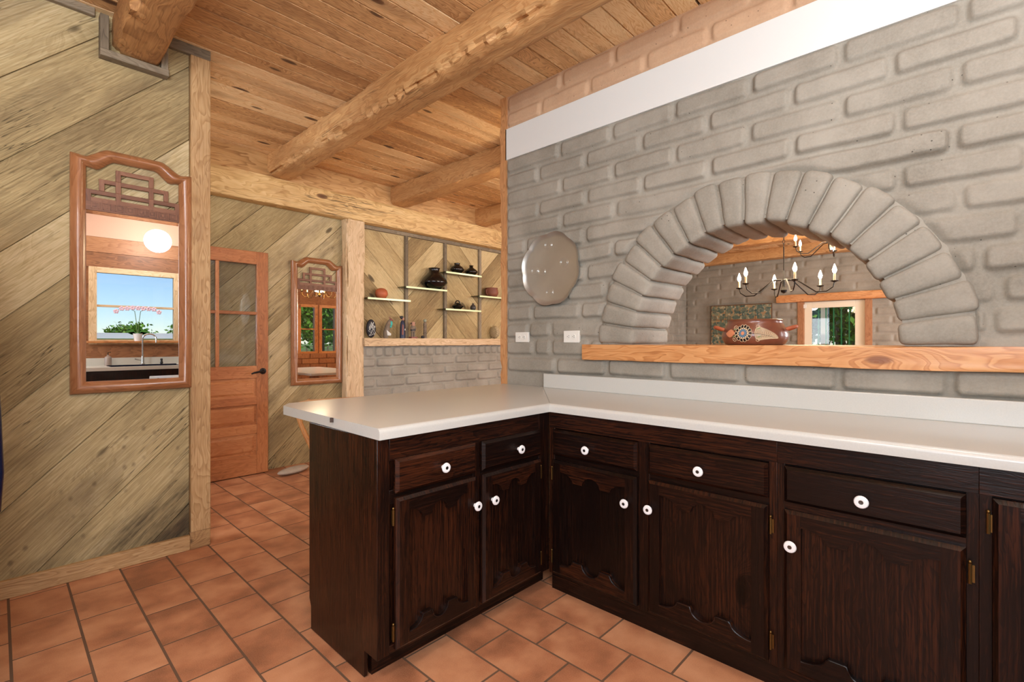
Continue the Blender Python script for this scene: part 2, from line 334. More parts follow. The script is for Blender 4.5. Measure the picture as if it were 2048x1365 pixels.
def valnoise(U, V, s, seed=0):
    r = np.random.default_rng(seed); g = r.random((64, 64)); u = U*s; v = V*s
    iu = np.floor(u).astype(int); iv = np.floor(v).astype(int); fu = u-iu; fv = v-iv
    fu = fu*fu*(3-2*fu); fv = fv*fv*(3-2*fv)
    G = lambda a, b: g[a % 64, b % 64]
    return (G(iu, iv)*(1-fu)+G(iu+1, iv)*fu)*(1-fv)+(G(iu, iv+1)*(1-fu)+G(iu+1, iv+1)*fu)*fv-.5
def sstep(a, b, x): t = np.clip((x-a)/(b-a), 0, 1); return t*t*(3-2*t)
def relief(name, mat, O, du, dv, nrm, U0, U1, V0, V1, res, bricks, depth=.016, edge=.018, hole=None, damp=None, rough=.004, gap=.007):
    """brickwork as a real height field: rounded bricks standing proud of the joints"""
    nu = int((U1-U0)/res)+1; nv = int((V1-V0)/res)+1
    us = np.linspace(U0, U1, nu); vs_ = np.linspace(V0, V1, nv); U, V = np.meshgrid(us, vs_, indexing='ij')
    Uw = U+valnoise(U, V, 5, 3)*.012; Vw = V+valnoise(U, V, 4, 4)*.010+valnoise(U, V, 14, 5)*.003
    h = np.zeros_like(U)
    for (a, b, c, d) in bricks:
        i0, i1 = np.searchsorted(us, (a-.03, b+.03)); j0, j1 = np.searchsorted(vs_, (c-.03, d+.03))
        if i1 <= i0 or j1 <= j0: continue
        uu = Uw[i0:i1, j0:j1]; vv = Vw[i0:i1, j0:j1]
        cx, cy, hx, hy = (a+b)/2, (c+d)/2, (b-a)/2-gap, (d-c)/2-gap; rr = min(.03, hx*.8, hy*.8)
        qx = np.abs(uu-cx)-hx+rr; qy = np.abs(vv-cy)-hy+rr
        sd = np.hypot(np.maximum(qx, 0), np.maximum(qy, 0))+np.minimum(np.maximum(qx, qy), 0)-rr
        k = random.uniform(.75, 1.15); tx = random.uniform(-.02, .02); ty = random.uniform(-.05, .05)
        # brick face tips a little forward at its lower edge, so the joint under it is the deep one
        hh = sstep(.002, -edge, sd)*depth*k*(1+.0) + sstep(0, -edge, sd)*((uu-cx)*tx+(cy-vv)*(.05+ty))
        h[i0:i1, j0:j1] = np.maximum(h[i0:i1, j0:j1], hh)
    h += valnoise(U, V, 9, 6)*rough+valnoise(U, V, 30, 7)*rough*.5+valnoise(U, V, 70, 8)*rough*.22+valnoise(U, V, 2.5, 9)*rough*2
    if damp is not None: h *= damp(U, V)
    P = np.array(O)[None, None]+U[..., None]*np.array(du)+V[..., None]*np.array(dv)+h[..., None]*np.array(nrm)
    keep = np.ones((nu-1, nv-1), bool)
    if hole is not None: keep = ~hole((U[:-1, :-1]+U[1:, 1:])/2, (V[:-1, :-1]+V[1:, 1:])/2)
    I = np.arange(nu*nv).reshape(nu, nv)
    q = np.stack([I[:-1, :-1], I[1:, :-1], I[1:, 1:], I[:-1, 1:]], -1)[keep].reshape(-1, 4)
    if np.dot(np.cross(du, dv), nrm) < 0: q = q[:, ::-1]
    used = np.unique(q); mp = np.full(nu*nv, -1); mp[used] = np.arange(len(used)); q = mp[q]; P = P.reshape(-1, 3)[used]
    me = bpy.data.meshes.new(name); me.vertices.add(len(P)); me.vertices.foreach_set('co', P.ravel())
    me.loops.add(q.size); me.loops.foreach_set('vertex_index', q.ravel().astype(np.int32))
    me.polygons.add(len(q)); me.polygons.foreach_set('loop_start', np.arange(0, q.size, 4, dtype=np.int32))
    me.polygons.foreach_set('loop_total', np.full(len(q), 4, np.int32)); me.update(calc_edges=True)
    me.polygons.foreach_set('use_smooth', [True]*len(q)); me.materials.append(MT[mat])
    o = bpy.data.objects.new(name, me); col.objects.link(o); return o
def bond(U0, U1, V0, V1, L_, h, jit=.02, off=0):
    out = []; k = 0; v = V0
    while v < V1-1e-4:
        u = U0-L_*(.5 if (k+off) % 2 else 0)+0; edges = [U0]
        while u < U1:
            if u > U0+.05: edges.append(u+random.uniform(-jit, jit))
            u += L_
        if U1-edges[-1] < .04: edges.pop()
        edges.append(U1)
        out += [(a, b, v, min(v+h, V1)) for a, b in zip(edges, edges[1:])]
        v += h; k += 1
    return out
def clip(poly, n, c, keep_less=True):
    out = []; s = 1 if keep_less else -1
    for i in range(len(poly)):
        a, b = poly[i], poly[(i+1) % len(poly)]
        da = s*(a[0]*n[0]+a[1]*n[1]-c); db = s*(b[0]*n[0]+b[1]*n[1]-c)
        if da <= 0: out.append(a)
        if (da < 0 < db) or (db < 0 < da):
            t = da/(da-db); out.append((a[0]+(b[0]-a[0])*t, a[1]+(b[1]-a[1])*t))
    return out
def planks(mb, rect, n, cuts, y0, y1, gap=.003, y_in=True, axis='y'):
    """boards across rect (x0,x1,z0,z1); cuts = increasing values of n.(x,z) where one board ends; front face at y0"""
    x0, x1, z0, z1 = rect; base = [(x0, z0), (x1, z0), (x1, z1), (x0, z1)]
    ln = sqrt(n[0]**2+n[1]**2); nn = (n[0]/ln, n[1]/ln)
    g2 = (-nn[1], nn[0])
    for a, b in zip(cuts, cuts[1:]):
        p = clip(clip(base, nn, a/ln+gap/2, False), nn, b/ln-gap/2, True)
        q = []
        for pt in p:
            if not q or (abs(pt[0]-q[-1][0])+abs(pt[1]-q[-1][1])) > 1e-5: q.append(pt)
        if len(q) < 3: continue
        gr = (g2[0], 0, g2[1]) if axis == 'y' else (0, g2[0], g2[1])
        mb.prism(q, y0+random.uniform(0, .003), y1, axis, None, gr)
def rough_beam(mb, axis, a0, a1, c, wd, ht, seg=.05, amp=.006, wane=.02, seed=0, notch=0, grain=None):
    """long timber along axis 'x','y' or 'z'; c = centre of the cross-section, with hewn faces and waney edges"""
    n = max(4, int((a1-a0)/seg)); K = 12; ring = []
    hw, hh = wd/2, ht/2
    for side in range(4):
        for i in range(K):
            t = -1+2*i/K
            ring.append([(t, -1), (1, t), (-t, 1), (-1, -t)][side])
    vs = []
    for j in range(n+1):
        s = a0+(a1-a0)*j/n
        for (p, q) in ring:
            corner = min(abs(p), abs(q))
            cut = wane*(max(0, corner-.80)/.20)*(.5+1.8*vn(s*2.3+seed, (p > 0)*3.3, (q > 0)*5.1)+.9*vn(s*9+seed, (p > 0)*3.3, (q > 0)*5.1))
            if notch and q < -.5 and p < -.2: cut += notch*max(0, corner-.3)*abs(vn(s*17+seed, 3.3, 0))*2
            ct_ = max(0, cut); x = p*hw-ct_*(1 if p > 0 else -1)*min(1, abs(p)*1.2)+amp*vn(s*3+seed, p*2+7, q*2); y = q*hh-ct_*(1 if q > 0 else -1)*min(1, abs(q)*1.2)+amp*vn(s*3+seed+30, p*2, q*2+9)
            vs.append({'x': (s, c[0]+x, c[1]+y), 'y': (c[0]+x, s, c[1]+y), 'z': (c[0]+x, c[1]+y, s)}[axis])
    m = len(ring); fs = [(j*m+i, j*m+(i+1) % m, (j+1)*m+(i+1) % m, (j+1)*m+i) for j in range(n) for i in range(m)]
    fs += [tuple(range(m-1, -1, -1)), tuple(n*m+i for i in range(m))]
    g = {'x': (1, 0, 0), 'y': (0, 1, 0), 'z': (0, 0, 1)}[axis]
    mb.add(vs, fs, None, g); return mb

# ------------------------------------------------------------ the room: key planes
W = 2.46; WB = 2.84            # brick wall, kitchen face and dining face
ZC = 2.925                     # underside of the ceiling boards
YP = 3.30                      # boarded partition, kitchen face
YB = 4.80                      # boarded back wall
XL = -2.2; YK = -1.2; XF = 10.0; YD = -2.1
# floor
mb = MB(); mb.grain = (0, 1, 0)
px, py = .2055, .308
k0 = int((XL-.035)/px)-1
for k in range(k0, int((XF-.035)/px)+1):
    x0 = .035+px*k; x1 = x0+px
    if x1 < XL or x0 > XF+.1: continue
    yo = 2.943 if k % 2 == 0 else 2.797
    j = int((YD-yo)/py)-1
    while yo+py*j < YB+.2:
        y0 = yo+py*j; y1 = y0+py; j += 1
        if x1 < 2.4 and y1 < YK-.1: continue
        if y0 < YD-.2: continue
        g = .0032
        mb.frustum(0, 'z', 1, x0+g, x1-g, y0+g, y1-g, -.02, 0, .0015)
fl = struct(mb.build('floor', 'tile', smooth=0, fix=True))
mb = MB(); mb.box(XL-.2, XF+.3, YD-.3, YB+.4, -.12, -.0010); struct(mb.build('floor', 'grout'))
# ceiling boards, running away from the camera's left to right
mb = MB(); mb.grain = (1, 0, 0)
beams_x = [-2.17, -.88, .415, 1.70, 3.00, 4.27, 5.56, 6.85, 8.14, 9.43, XF+.3]
y = .9994-.125*26
while y < YB+.1:
    for a, b in zip(beams_x, beams_x[1:]):
        if b < 2.5 and y < YK-.2: continue
        a_ = a+.1 if a > -2 else XL-.1
        mb.frustum(0, 'z', -1, a_-.0, b+.1, y+.0008, y+.1242, ZC+.02, ZC, .005, grain=(1, 0, 0))
    y += .125
struct(mb.build('ceiling', 'ceil', smooth=0))
mb = MB(); mb.box(XL-.3, XF+.5, YD-.4, YB+.5, ZC+.015, ZC+.12); struct(mb.build('ceiling', 'ceil'))
# ------------------------------------------------------------ brick wall with the arch
AC = (.78, 1.19); RI, RO = .575, .812; XV = 2.418
def yx(p, X=W): t = (p-1024)/FPX; return X*(sin(YAW)-cos(YAW)*t)/(cos(YAW)+sin(YAW)*t)
rows = {0: [1113, 1216, 1337, 1486, 1681, 1902], 1: [1070, 1103, 1180, 1300, 1440, 1620, 1850], 2: [1060, 1103, 1980], 3: [1067, 1163, 2000], 4: [1135, 1215, 1960],
        5: [1174, 2045], 6: [1120, 1229, 1922], 7: [1054, 1172, 1799], 8: [1126, 1231, 1909], 9: [1080, 1175, 1286, 1421, 1588, 1801],
        10: [1125, 1229, 1350, 1500, 1683, 1915], 11: [1079, 1173, 1284, 1418, 1582, 1786, 2045], 12: [1121, 1225, 1348, 1500, 1683, 1928],
        14: [1084, 1179, 1292, 1420, 1581], 15: [1125, 1230, 1358, 1504]}
br = []; bt = []
for k, jj in rows.items():
    z0 = .997+.1145*k if k < 13 else 2.697+.114*(k-14)
    z1 = z0+.1145
    ys = [2.362]+[yx(p) for p in jj]
    while ys[-1] > YK-.1: ys.append(ys[-1]-.375*random.uniform(.93, 1.07))
    for a, b in zip(ys[1:], ys): (br if k < 13 else bt).append((a, b, z0, z1))
hole = lambda U, V: (np.hypot(U-AC[0], V-AC[1]) < .70) & (V > 1.14)
def damp(U, V):
    d = np.hypot(U-AC[0], V-AC[1]); m = sstep(RO-.02, RO+.03, d)
    m = np.where(V < AC[1]-.02, 1, m)
    return m*(1-sstep(2.345, 2.362, U)*.8)
struct(relief('wall_right', 'grey', (W, 0, 0), (0, 1, 0), (0, 0, 1), (-1, 0, 0), YK-.05, 2.362, .88, 2.479, .0068, br, depth=.021, edge=.020, hole=hole, damp=damp))
struct(relief('wall_right', 'tan', (W, 0, 0), (0, 1, 0), (0, 0, 1), (-1, 0, 0), YK-.05, 2.362, 2.695, ZC+.01, .0075, bt, depth=.015, edge=.019))
# the core of that wall (arched hole behind the voussoirs)
mb = MB(); mb.grain = (0, 1, 0)
X0, X1 = W+.004, WB
mb.box(X0, X1, YK-.05, 2.36, 0, 1.15)
mb.box(X0, X1, 1.48, 2.36, 1.15, ZC); mb.box(X0, X1, YK-.05, .08, 1.15, ZC)
pts = [(AC[0]+.70*cos(a), AC[1]+.70*sin(a)) for a in [pi*i/24 for i in range(25)]]
for (a, b) in zip(pts, pts[1:]):
    mb.prism([a, (a[0], ZC), (b[0], ZC), b], X0, X1, 'x')
struct(mb.build('wall_right', 'grey', smooth=0))
# white band
mb = MB(); mb.box(W-.012, W+.02, YK-.05, 2.372, 2.478, 2.696); struct(mb.build('trim_1', 'white', bevel=.002))
# voussoirs
vsr = thing('brick_arch', 'grey painted brick arch of twenty wedge bricks framing the pass-through', 'arch', (W, AC[0], AC[1]))
NV = 20
def voussoir(i):
    a0 = pi*i/NV; a1 = pi*(i+1)/NV; g = .006/.69
    jr = random.uniform(-.006, .008); jo = random.uniform(-.012, .010); jx = random.uniform(-.008, .008)
    ri, ro = RI+jr, RO+jo; xa, xb = XV+jx, WB+.022+random.uniform(-.006, .006)
    ca, cr, cx = (a0+a1)/2, (ri+ro)/2, (xa+xb)/2; ha, hr, hx = (a1-a0)/2-g/2, (ro-ri)/2, (xb-xa)/2
    ws = ha*.69; R = .026; n1, n2, n3 = 9, 12, 16
    def axisvals(h, n, R_): # denser near the ends
        t = [sin(pi/2*(-1+2*k/n)) for k in range(n+1)]; return [h*q for q in t]
    A = axisvals(ws, n1, R); B = axisvals(hr, n2, R); C = axisvals(hx, n3, R)
    idx = {}; vs = []; fs = []
    def put(p):
        key = tuple(round(q, 6) for q in p)
        if key in idx: return idx[key]
        q = Vector(p); core = Vector((max(-ws+R, min(ws-R, q.x)), max(-hr+R, min(hr-R, q.y)), max(-hx+R, min(hx-R, q.z))))
        d = q-core
        if d.length > 1e-6: q = core+d.normalized()*min(d.length, R) if (abs(d.x) > 1e-6)+(abs(d.y) > 1e-6)+(abs(d.z) > 1e-6) > 1 else q
        nz = vn(q.x*9+i*5, q.y*9, q.z*9)*.006+vn(q.x*26+i*5, q.y*26, q.z*26)*.0022
        q = q*(1+0)+ (q.normalized()*nz)
        ang = ca+q.x/.69; r = cr+q.y; x = cx+q.z
        # bricks keep parallel sides near the intrados, joint opens outwards
        vs.append((x, AC[0]+r*cos(ang), AC[1]+r*sin(ang))); idx[key] = len(vs)-1; return idx[key]
    for s in (-1, 1):
        for P, Q, f in ((A, B, lambda a, b: (a, b, s*hx)), (A, C, lambda a, b: (a, s*hr, b)), (B, C, lambda a, b: (s*ws, a, b))):
            for a, a2 in zip(P, P[1:]):
                for b, b2 in zip(Q, Q[1:]): fs.append([put(f(a, b)), put(f(a2, b)), put(f(a2, b2)), put(f(a, b2))])
    m = MB(); m.add(vs, fs); m.build('voussoir', 'grey', vsr, smooth=60)
for i in range(NV): voussoir(i)
# mortar behind/between the voussoirs
m = MB(); n = 60
prof = [(RI+.022, W-.022), (RO-.03, W-.022), (RO+.012, W+.006), (RO-.03, WB+.004), (RI+.022, WB+.004)]
vs = []; fs = []
for k in range(n+1):
    a = pi*k/n
    for r, x in prof: vs.append((x, AC[0]+r*cos(a), AC[1]+r*sin(a)))
p5 = len(prof)
for k in range(n):
    for i in range(p5): fs.append((k*p5+i, k*p5+(i+1) % p5, (k+1)*p5+(i+1) % p5, (k+1)*p5+i))
fs += [tuple(range(p5)), tuple(n*p5+i for i in range(p5-1, -1, -1))]
m.add(vs, fs); m.build('mortar', 'grey', vsr, smooth=40)
# timber sill of the pass-through
mb = MB(); rough_beam(mb, 'y', YK, 1.69, ((2.405+2.885)/2, (1.098+1.190)/2), .48, .092, .08, .0012, .003, 4)
tag(mb.build('pass_through_sill', 'sill', origin=(2.64, .3, 1.1)), 'long orange timber sill under the brick arch', 'sill')
# live-edge board at the wall's end
mb = MB(); vs = []; n = 60
for j in range(n+1):
    z = ZC*j/n; e = 2.405+.016*vn(z*7, 1.3)+.010*vn(z*17, 5)
    for x, yy in ((W-.012, 2.362), (W-.012, e+.012), (W+.16, e+.02), (W+.3, 2.44), (W+.3, 2.362)): vs.append((x, yy, z))
fs = [(j*5+i, j*5+(i+1) % 5, (j+1)*5+(i+1) % 5, (j+1)*5+i) for j in range(n) for i in range(5)]+[(0, 1, 2, 3, 4), tuple(n*5+i for i in (4, 3, 2, 1, 0))]
mb.add(vs, fs, None, (0, 0, 1)); tag(mb.build('live_edge_post', 'edge', origin=(W, 2.38, 0)), 'waney live-edge board capping the end of the grey brick wall', 'post')
# ------------------------------------------------------------ boarded partition (left)
mb = MB(); cuts = [-2.6, -2.2, -1.8, -1.38, -.94, -.5, -.045, .393, .84, 1.295, 1.617, 2.04, 2.437, 2.85, 3.3, 3.7, 4.1, 4.5, 4.9, 5.4]
planks(mb, (XL, .765, 0, ZC), (-1, 1), cuts, YP, YP+.03)
struct(mb.build('wall_left', 'barnleft', bevel=.0015, segs=1))
mb = MB(); mb.box(XL, .765, YP+.012, YP+.10, 0, ZC); struct(mb.build('wall_left', 'barn'))
mb = MB(); mb.box(XL, .765, YP-.022, YP+.02, 0, .085, grain=(1, 0, 0)); mb.box(.765, .868, YP-.024, YP+.02, 0, .10, grain=(1, 0, 0)); struct(mb.build('baseboard_left', 'trim', bevel=.003))
mb = MB(); mb.box(.767, .868, YP-.026, YP+.13, .10, 2.87, grain=(0, 0, 1)); tag(mb.build('corner_board', 'trim', bevel=.003, origin=(.82, YP, 0)), 'tall honey-brown board closing the end of the boarded partition', 'board')
mb = MB()
mb.box(XL, .345, YP-.028, YP+.01, 2.885, ZC+.01, grain=(1, 0, 0)); mb.box(.635, .868, YP-.028, YP+.01, 2.87, ZC+.01, grain=(1, 0, 0))
mb.box(.362, .398, YP-.054, YP+.01, 2.7221, 2.90, grain=(0, 0, 1)); mb.box(.625, .658, YP-.035, YP+.01, 2.7221, 2.90, grain=(0, 0, 1)); mb.box(.362, .658, YP-.055, YP+.01, 2.685, 2.722, grain=(1, 0, 0))
struct(mb.build('trim_2', 'greytrim', bevel=.003))
# ------------------------------------------------------------ back wall
mb = MB(); c = .76; cuts = [-2.95+.42*i for i in range(3)]+[-1.675, -1.28, -.9, -.49, -.065, .337, .768, 1.2, 1.62, 2.05, 2.5, 3, 3.5, 4, 4.5, 5.2]
planks(mb, (XL, 2.55, 0, ZC), (-1, 1), cuts, YB, YB+.03)
struct(mb.build('wall_back', 'barn', bevel=.0015, segs=1))
mb = MB()
planks(mb, (2.55, 3.262, 1.2, 2.7), (1, 1), [3.5+0, 3.85, 4.2, 4.70, 5.01, 5.365, 5.72, 6.1], YB, YB+.03)
planks(mb, (3.262, 3.84, 1.2, 2.7), (-1, 1), [-2.98, -2.63, -2.285, -1.935, -1.583, -1.265, -.93, -.6, -.2], YB, YB+.03)
planks(mb, (3.84, 4.432, 1.2, 2.7), (1, 1), [5.1, 5.46, 5.79, 6.13, 6.53, 6.88, 7.3], YB, YB+.03)
planks(mb, (4.432, 5.1, 1.2, 2.7), (-1, 1), [-4.2, -3.8, -3.42, -3.073, -2.73, -2.39, -2.05, -1.7], YB, YB+.03)
planks(mb, (5.1, 9.1, 1.2, 2.7), (1, 1), [6.3+.36*i for i in range(16)], YB, YB+.03)
struct(mb.build('wall_back', 'niche', bevel=.0015, segs=1))
mb = MB()
for x in (3.262, 3.84, 4.432): mb.box(x-.006, x+.034, YB-.028, YB+.01, 1.2, 2.5, grain=(0, 0, 1))
mb.box(2.6, 9, YB-.03, YB+.01, 2.435, 2.475, grain=(1, 0, 0))
struct(mb.build('trim_3', 'greytrim', bevel=.002))
mb = MB(); mb.box(XL, XF, YB+.02, YB+.14, -.05, ZC+.02); struct(mb.build('wall_back', 'greytrim'))
# low brick wall of the niche
bl = []
x = 2.70
for i in range(60):
    bl.append((x, x+.118, 1.035, 1.155)); x += .118
bl += bond(2.66, 9, .9-.114*3-.09, 1.035, .375, .114, .012, 1)
struct(relief('wall_back', 'grey', (0, 4.735, 0), (1, 0, 0), (0, 0, 1), (0, -1, 0), 2.62, 5.6, .40, 1.165, .008, bl, depth=.022, edge=.016))
mb = MB(); mb.box(2.6, 5.6, 4.737, YB+.03, 0, 1.16); struct(mb.build('wall_back', 'grey'))
mb = MB(); rough_beam(mb, 'x', 2.67, 5.3, ((4.655+YB)/2, 1.198), YB-4.655, .086, .06, .002, .006, 9)
tag(mb.build('mantel_shelf', 'mantel', origin=(3.9, 4.7, 1.16)), 'thick pale wood mantel shelf on the low grey brick wall of the niche', 'shelf')
# header log, blocking, post
mb = MB(); rough_beam(mb, 'x', XL, 9.9, (4.73, 2.598), .14, .245, .07, .004, .012, 2)
tag(mb.build('header_beam', 'header', origin=(2.5, 4.73, 2.5)), 'long pale cracked log header running across the back of the room', 'beam')
mb = MB(); mb.grain = (1, 0, 0)
for a, b in zip(beams_x, beams_x[1:]): mb.box(a+.1, b+.1, 4.685, 4.74, 2.70, ZC+.01, grain=(1, 0, 0))
struct(mb.build('trim_4', 'block', bevel=.002))
mb = MB(); rough_beam(mb, 'z', 0, 2.48, (2.575, 4.735), .205, .115, .05, .005, .022, 12)
tag(mb.build('timber_post', 'mantel', origin=(2.575, 4.735, 0)), 'wavy-edged pale timber post between the boarded wall and the shelf niche', 'post')
# ceiling beams
bl_ = [(.315, 'rough hewn ceiling beam in the top left corner, passing through the boarded partition'), (1.70, 'longest rough hewn ceiling beam, crossing the middle of the kitchen ceiling'),
       (3.00, 'rough ceiling beam second from the brick wall end, over the niche shelves'), (4.27, 'short-looking ceiling beam end farthest right above the niche, by the brick wall edge'),
       (5.56, 'ceiling beam of the far room nearest to the arch opening'), (6.85, 'ceiling beam of the far room just behind the iron chandeliers'), (8.14, 'ceiling beam of the far room before the one at the far wall'), (9.75, 'ceiling beam lying against the far grey brick wall seen through the arch'),
       (-.98, 'rough ceiling beam over the left side of the kitchen')]
for i, (x, lb) in enumerate(bl_):
    mb = MB(); xx = x+.10
    ys = YK if x < 2.4 else YD
    if i == 0: xx = .515
    wn = .017 if i == 1 else .010
    rough_beam(mb, 'y', ys, 4.69, (xx, 2.827),   .20, .20, .045, .006, wn, i*11, notch=.05 if i in (0, 1) else .02)
    tag(mb.build('ceiling_beam', 'beam', origin=(xx, 2, 2.7)), lb, 'beam', 'ceiling beams')
# ------------------------------------------------------------ far (dining) room shell
struct(relief('wall_far', 'grey', (XF, 0, 0), (0, 1, 0), (0, 0, 1), (-1, 0, 0), -2.1, 4.36, .6, 2.95, .016,
       [b for b in bond(-2.1, 4.36, .6, 2.95, .50, .148, .02)], depth=.016, edge=.02, gap=.012,
       hole=lambda U, V: (U > 1.22) & (U < 2.24) & (V < 1.915), rough=.003))
mb = MB(); mb.box(XF+.01, XF+.3, YD, 1.22, 0, ZC); mb.box(XF+.01, XF+.3, 2.24, YB, 0, ZC); mb.box(XF+.01, XF+.3, 1.22, 2.24, 1.915, ZC); struct(mb.build('wall_far', 'grey'))
struct(relief('wall_side', 'grey', (0, 4.36, 0), (1, 0, 0), (0, 0, 1), (0, -1, 0), 8.6, 10, .6, 2.95, .016, bond(8.6, 10, .6, 2.95, .5, .148, .02, 1), depth=.02, edge=.02, gap=.012))
mb = MB(); mb.box(8.6, 10.1, 4.37, 4.8, 0, ZC); struct(mb.build('wall_side', 'grey'))
# sink wall (behind the camera, seen in the tall mirror) with its window opening
def wall_y(name, mat, y0, y1, x0, x1, holes, z1=ZC, grain=(1, 0, 0), z0=0):
    mb = MB(); xs = x0
    for (a, b, c, d) in sorted(holes):
        mb.box(xs, a, y0, y1, z0, z1, grain=grain); mb.box(a, b, y0, y1, z0, c, grain=grain); mb.box(a, b, y0, y1, d, z1, grain=grain); xs = b
    mb.box(xs, x1, y0, y1, z0, z1, grain=grain); return struct(mb.build(name, mat))
wall_y('wall_sink', 'brown', YK-.16, YK-.02, XL-.1, W+.2, [(.80, 1.66, 1.21, 2.07)])
mb = MB()
for z0, z1 in ((2.12, 2.30), (2.30, 2.49)): mb.box(XL, W, YK-.03, YK-.003, z0+.002, z1-.002, grain=(1, 0, 0))
mb.box(XL, W, YK-.03, YK-.005, .9, 1.19, grain=(1, 0, 0))
struct(mb.build('wall_sink', 'brown'))
mb = MB(); mb.box(XL, W, YK-.03, YK-.002, 2.49, 2.76); struct(mb.build('wall_sink', 'pink'))
wall_y('wall_dining', 'brown', YD-.16, YD, 2.46, XF+.2, [(4.98, 5.36, .94, 2.05), (5.49, 5.88, .94, 2.05)])
mb = MB()
for r in range(6):
    off = (r % 2)*.2
    for k in range(18):
        x = 2.5+k*.42+off; mb.box(x, x+.40, YD, YD+.02, .14+r*.13, .26+r*.13)
struct(mb.build('wall_dining', 'brown', bevel=.006))
mb = MB(); mb.box(XL-.15, XL, YK-.2, YB+.1, 0, .9); mb.box(XL-.15, XL, YK-.2, YB+.1, 2.45, ZC); mb.box(XL-.15, XL, YK-.2, -1.1, 0, ZC); mb.box(XL-.15, XL, .38, 3.45, 0, ZC)
struct(mb.build('wall_window_side', 'tan'))
mb = MB(); mb.box(2.46, WB, YD-.1, YK, 0, ZC); struct(mb.build('wall_right', 'grey'))

# ------------------------------------------------------------ kitchen cabinets
def knob(x, y, z, axis, parent):
    """white porcelain knob standing out towards -axis"""
    P = [(.004, 0), (.008, -.002), (.007, -.009), (.010, -.013), (.0180, -.018), (.0195, -.022), (.0175, -.0265), (.011, -.0285), (.0065, -.0275)]
    m = MB(); m.lathe(P, (x, y, z), 20, axis); o = m.build('knob', 'porc', parent)
    pts = [(.0062, -.0275), (.0060, -.0290), (.003, -.0296)]
    fr = o.data; fr.materials.append(MT['steelg'])
    for p_ in fr.polygons:
        c = [fr.vertices[i].co for i in p_.vertices]; k = {'x': 0, 'y': 1}[axis]
        rt_ = Vector(root_of(parent).location)
        if len(c) > 4 and sum(q[k] for q in c)/len(c)+rt_[k] < (x, y)[k]-.02: p_.material_index = 1
    return o
def knob2(x, y, z, axis, parent):
    k = knob(x, y, z, axis, parent)
    return k
def hinge(px_, py_, pz, axis, parent, s=1):
    m = MB(); t = .004
    if axis == 'y':
        m.box(px_-.004, px_+.010, py_-.006, py_, pz-.024, pz+.024); m.tube([(px_, py_-.007, pz-.028), (px_, py_-.007, pz+.028)], .0045, 8); m.ball((px_, py_-.007, pz+.032), .005)
    else:
        m.box(px_-.006, px_, py_-.010, py_+.004, pz-.024, pz+.024); m.tube([(px_-.007, py_, pz-.028), (px_-.007, py_, pz+.028)], .0045, 8); m.ball((px_-.007, py_, pz+.032), .005)
    return m.build('hinge', 'brass', parent)
def scallop(t):
    """0..1 across the opening -> 0 (arc crown) .. 1 (tooth)"""
    t = abs(t-.5)*2
    if t < .27: return 1-sqrt(max(0, 1-(t/.27)**2))
    if t < .58: return 1.
    u = (t-.58)/.42
    return 1-sqrt(max(0, 1-(1-u)**2)) if u < 1 else 0
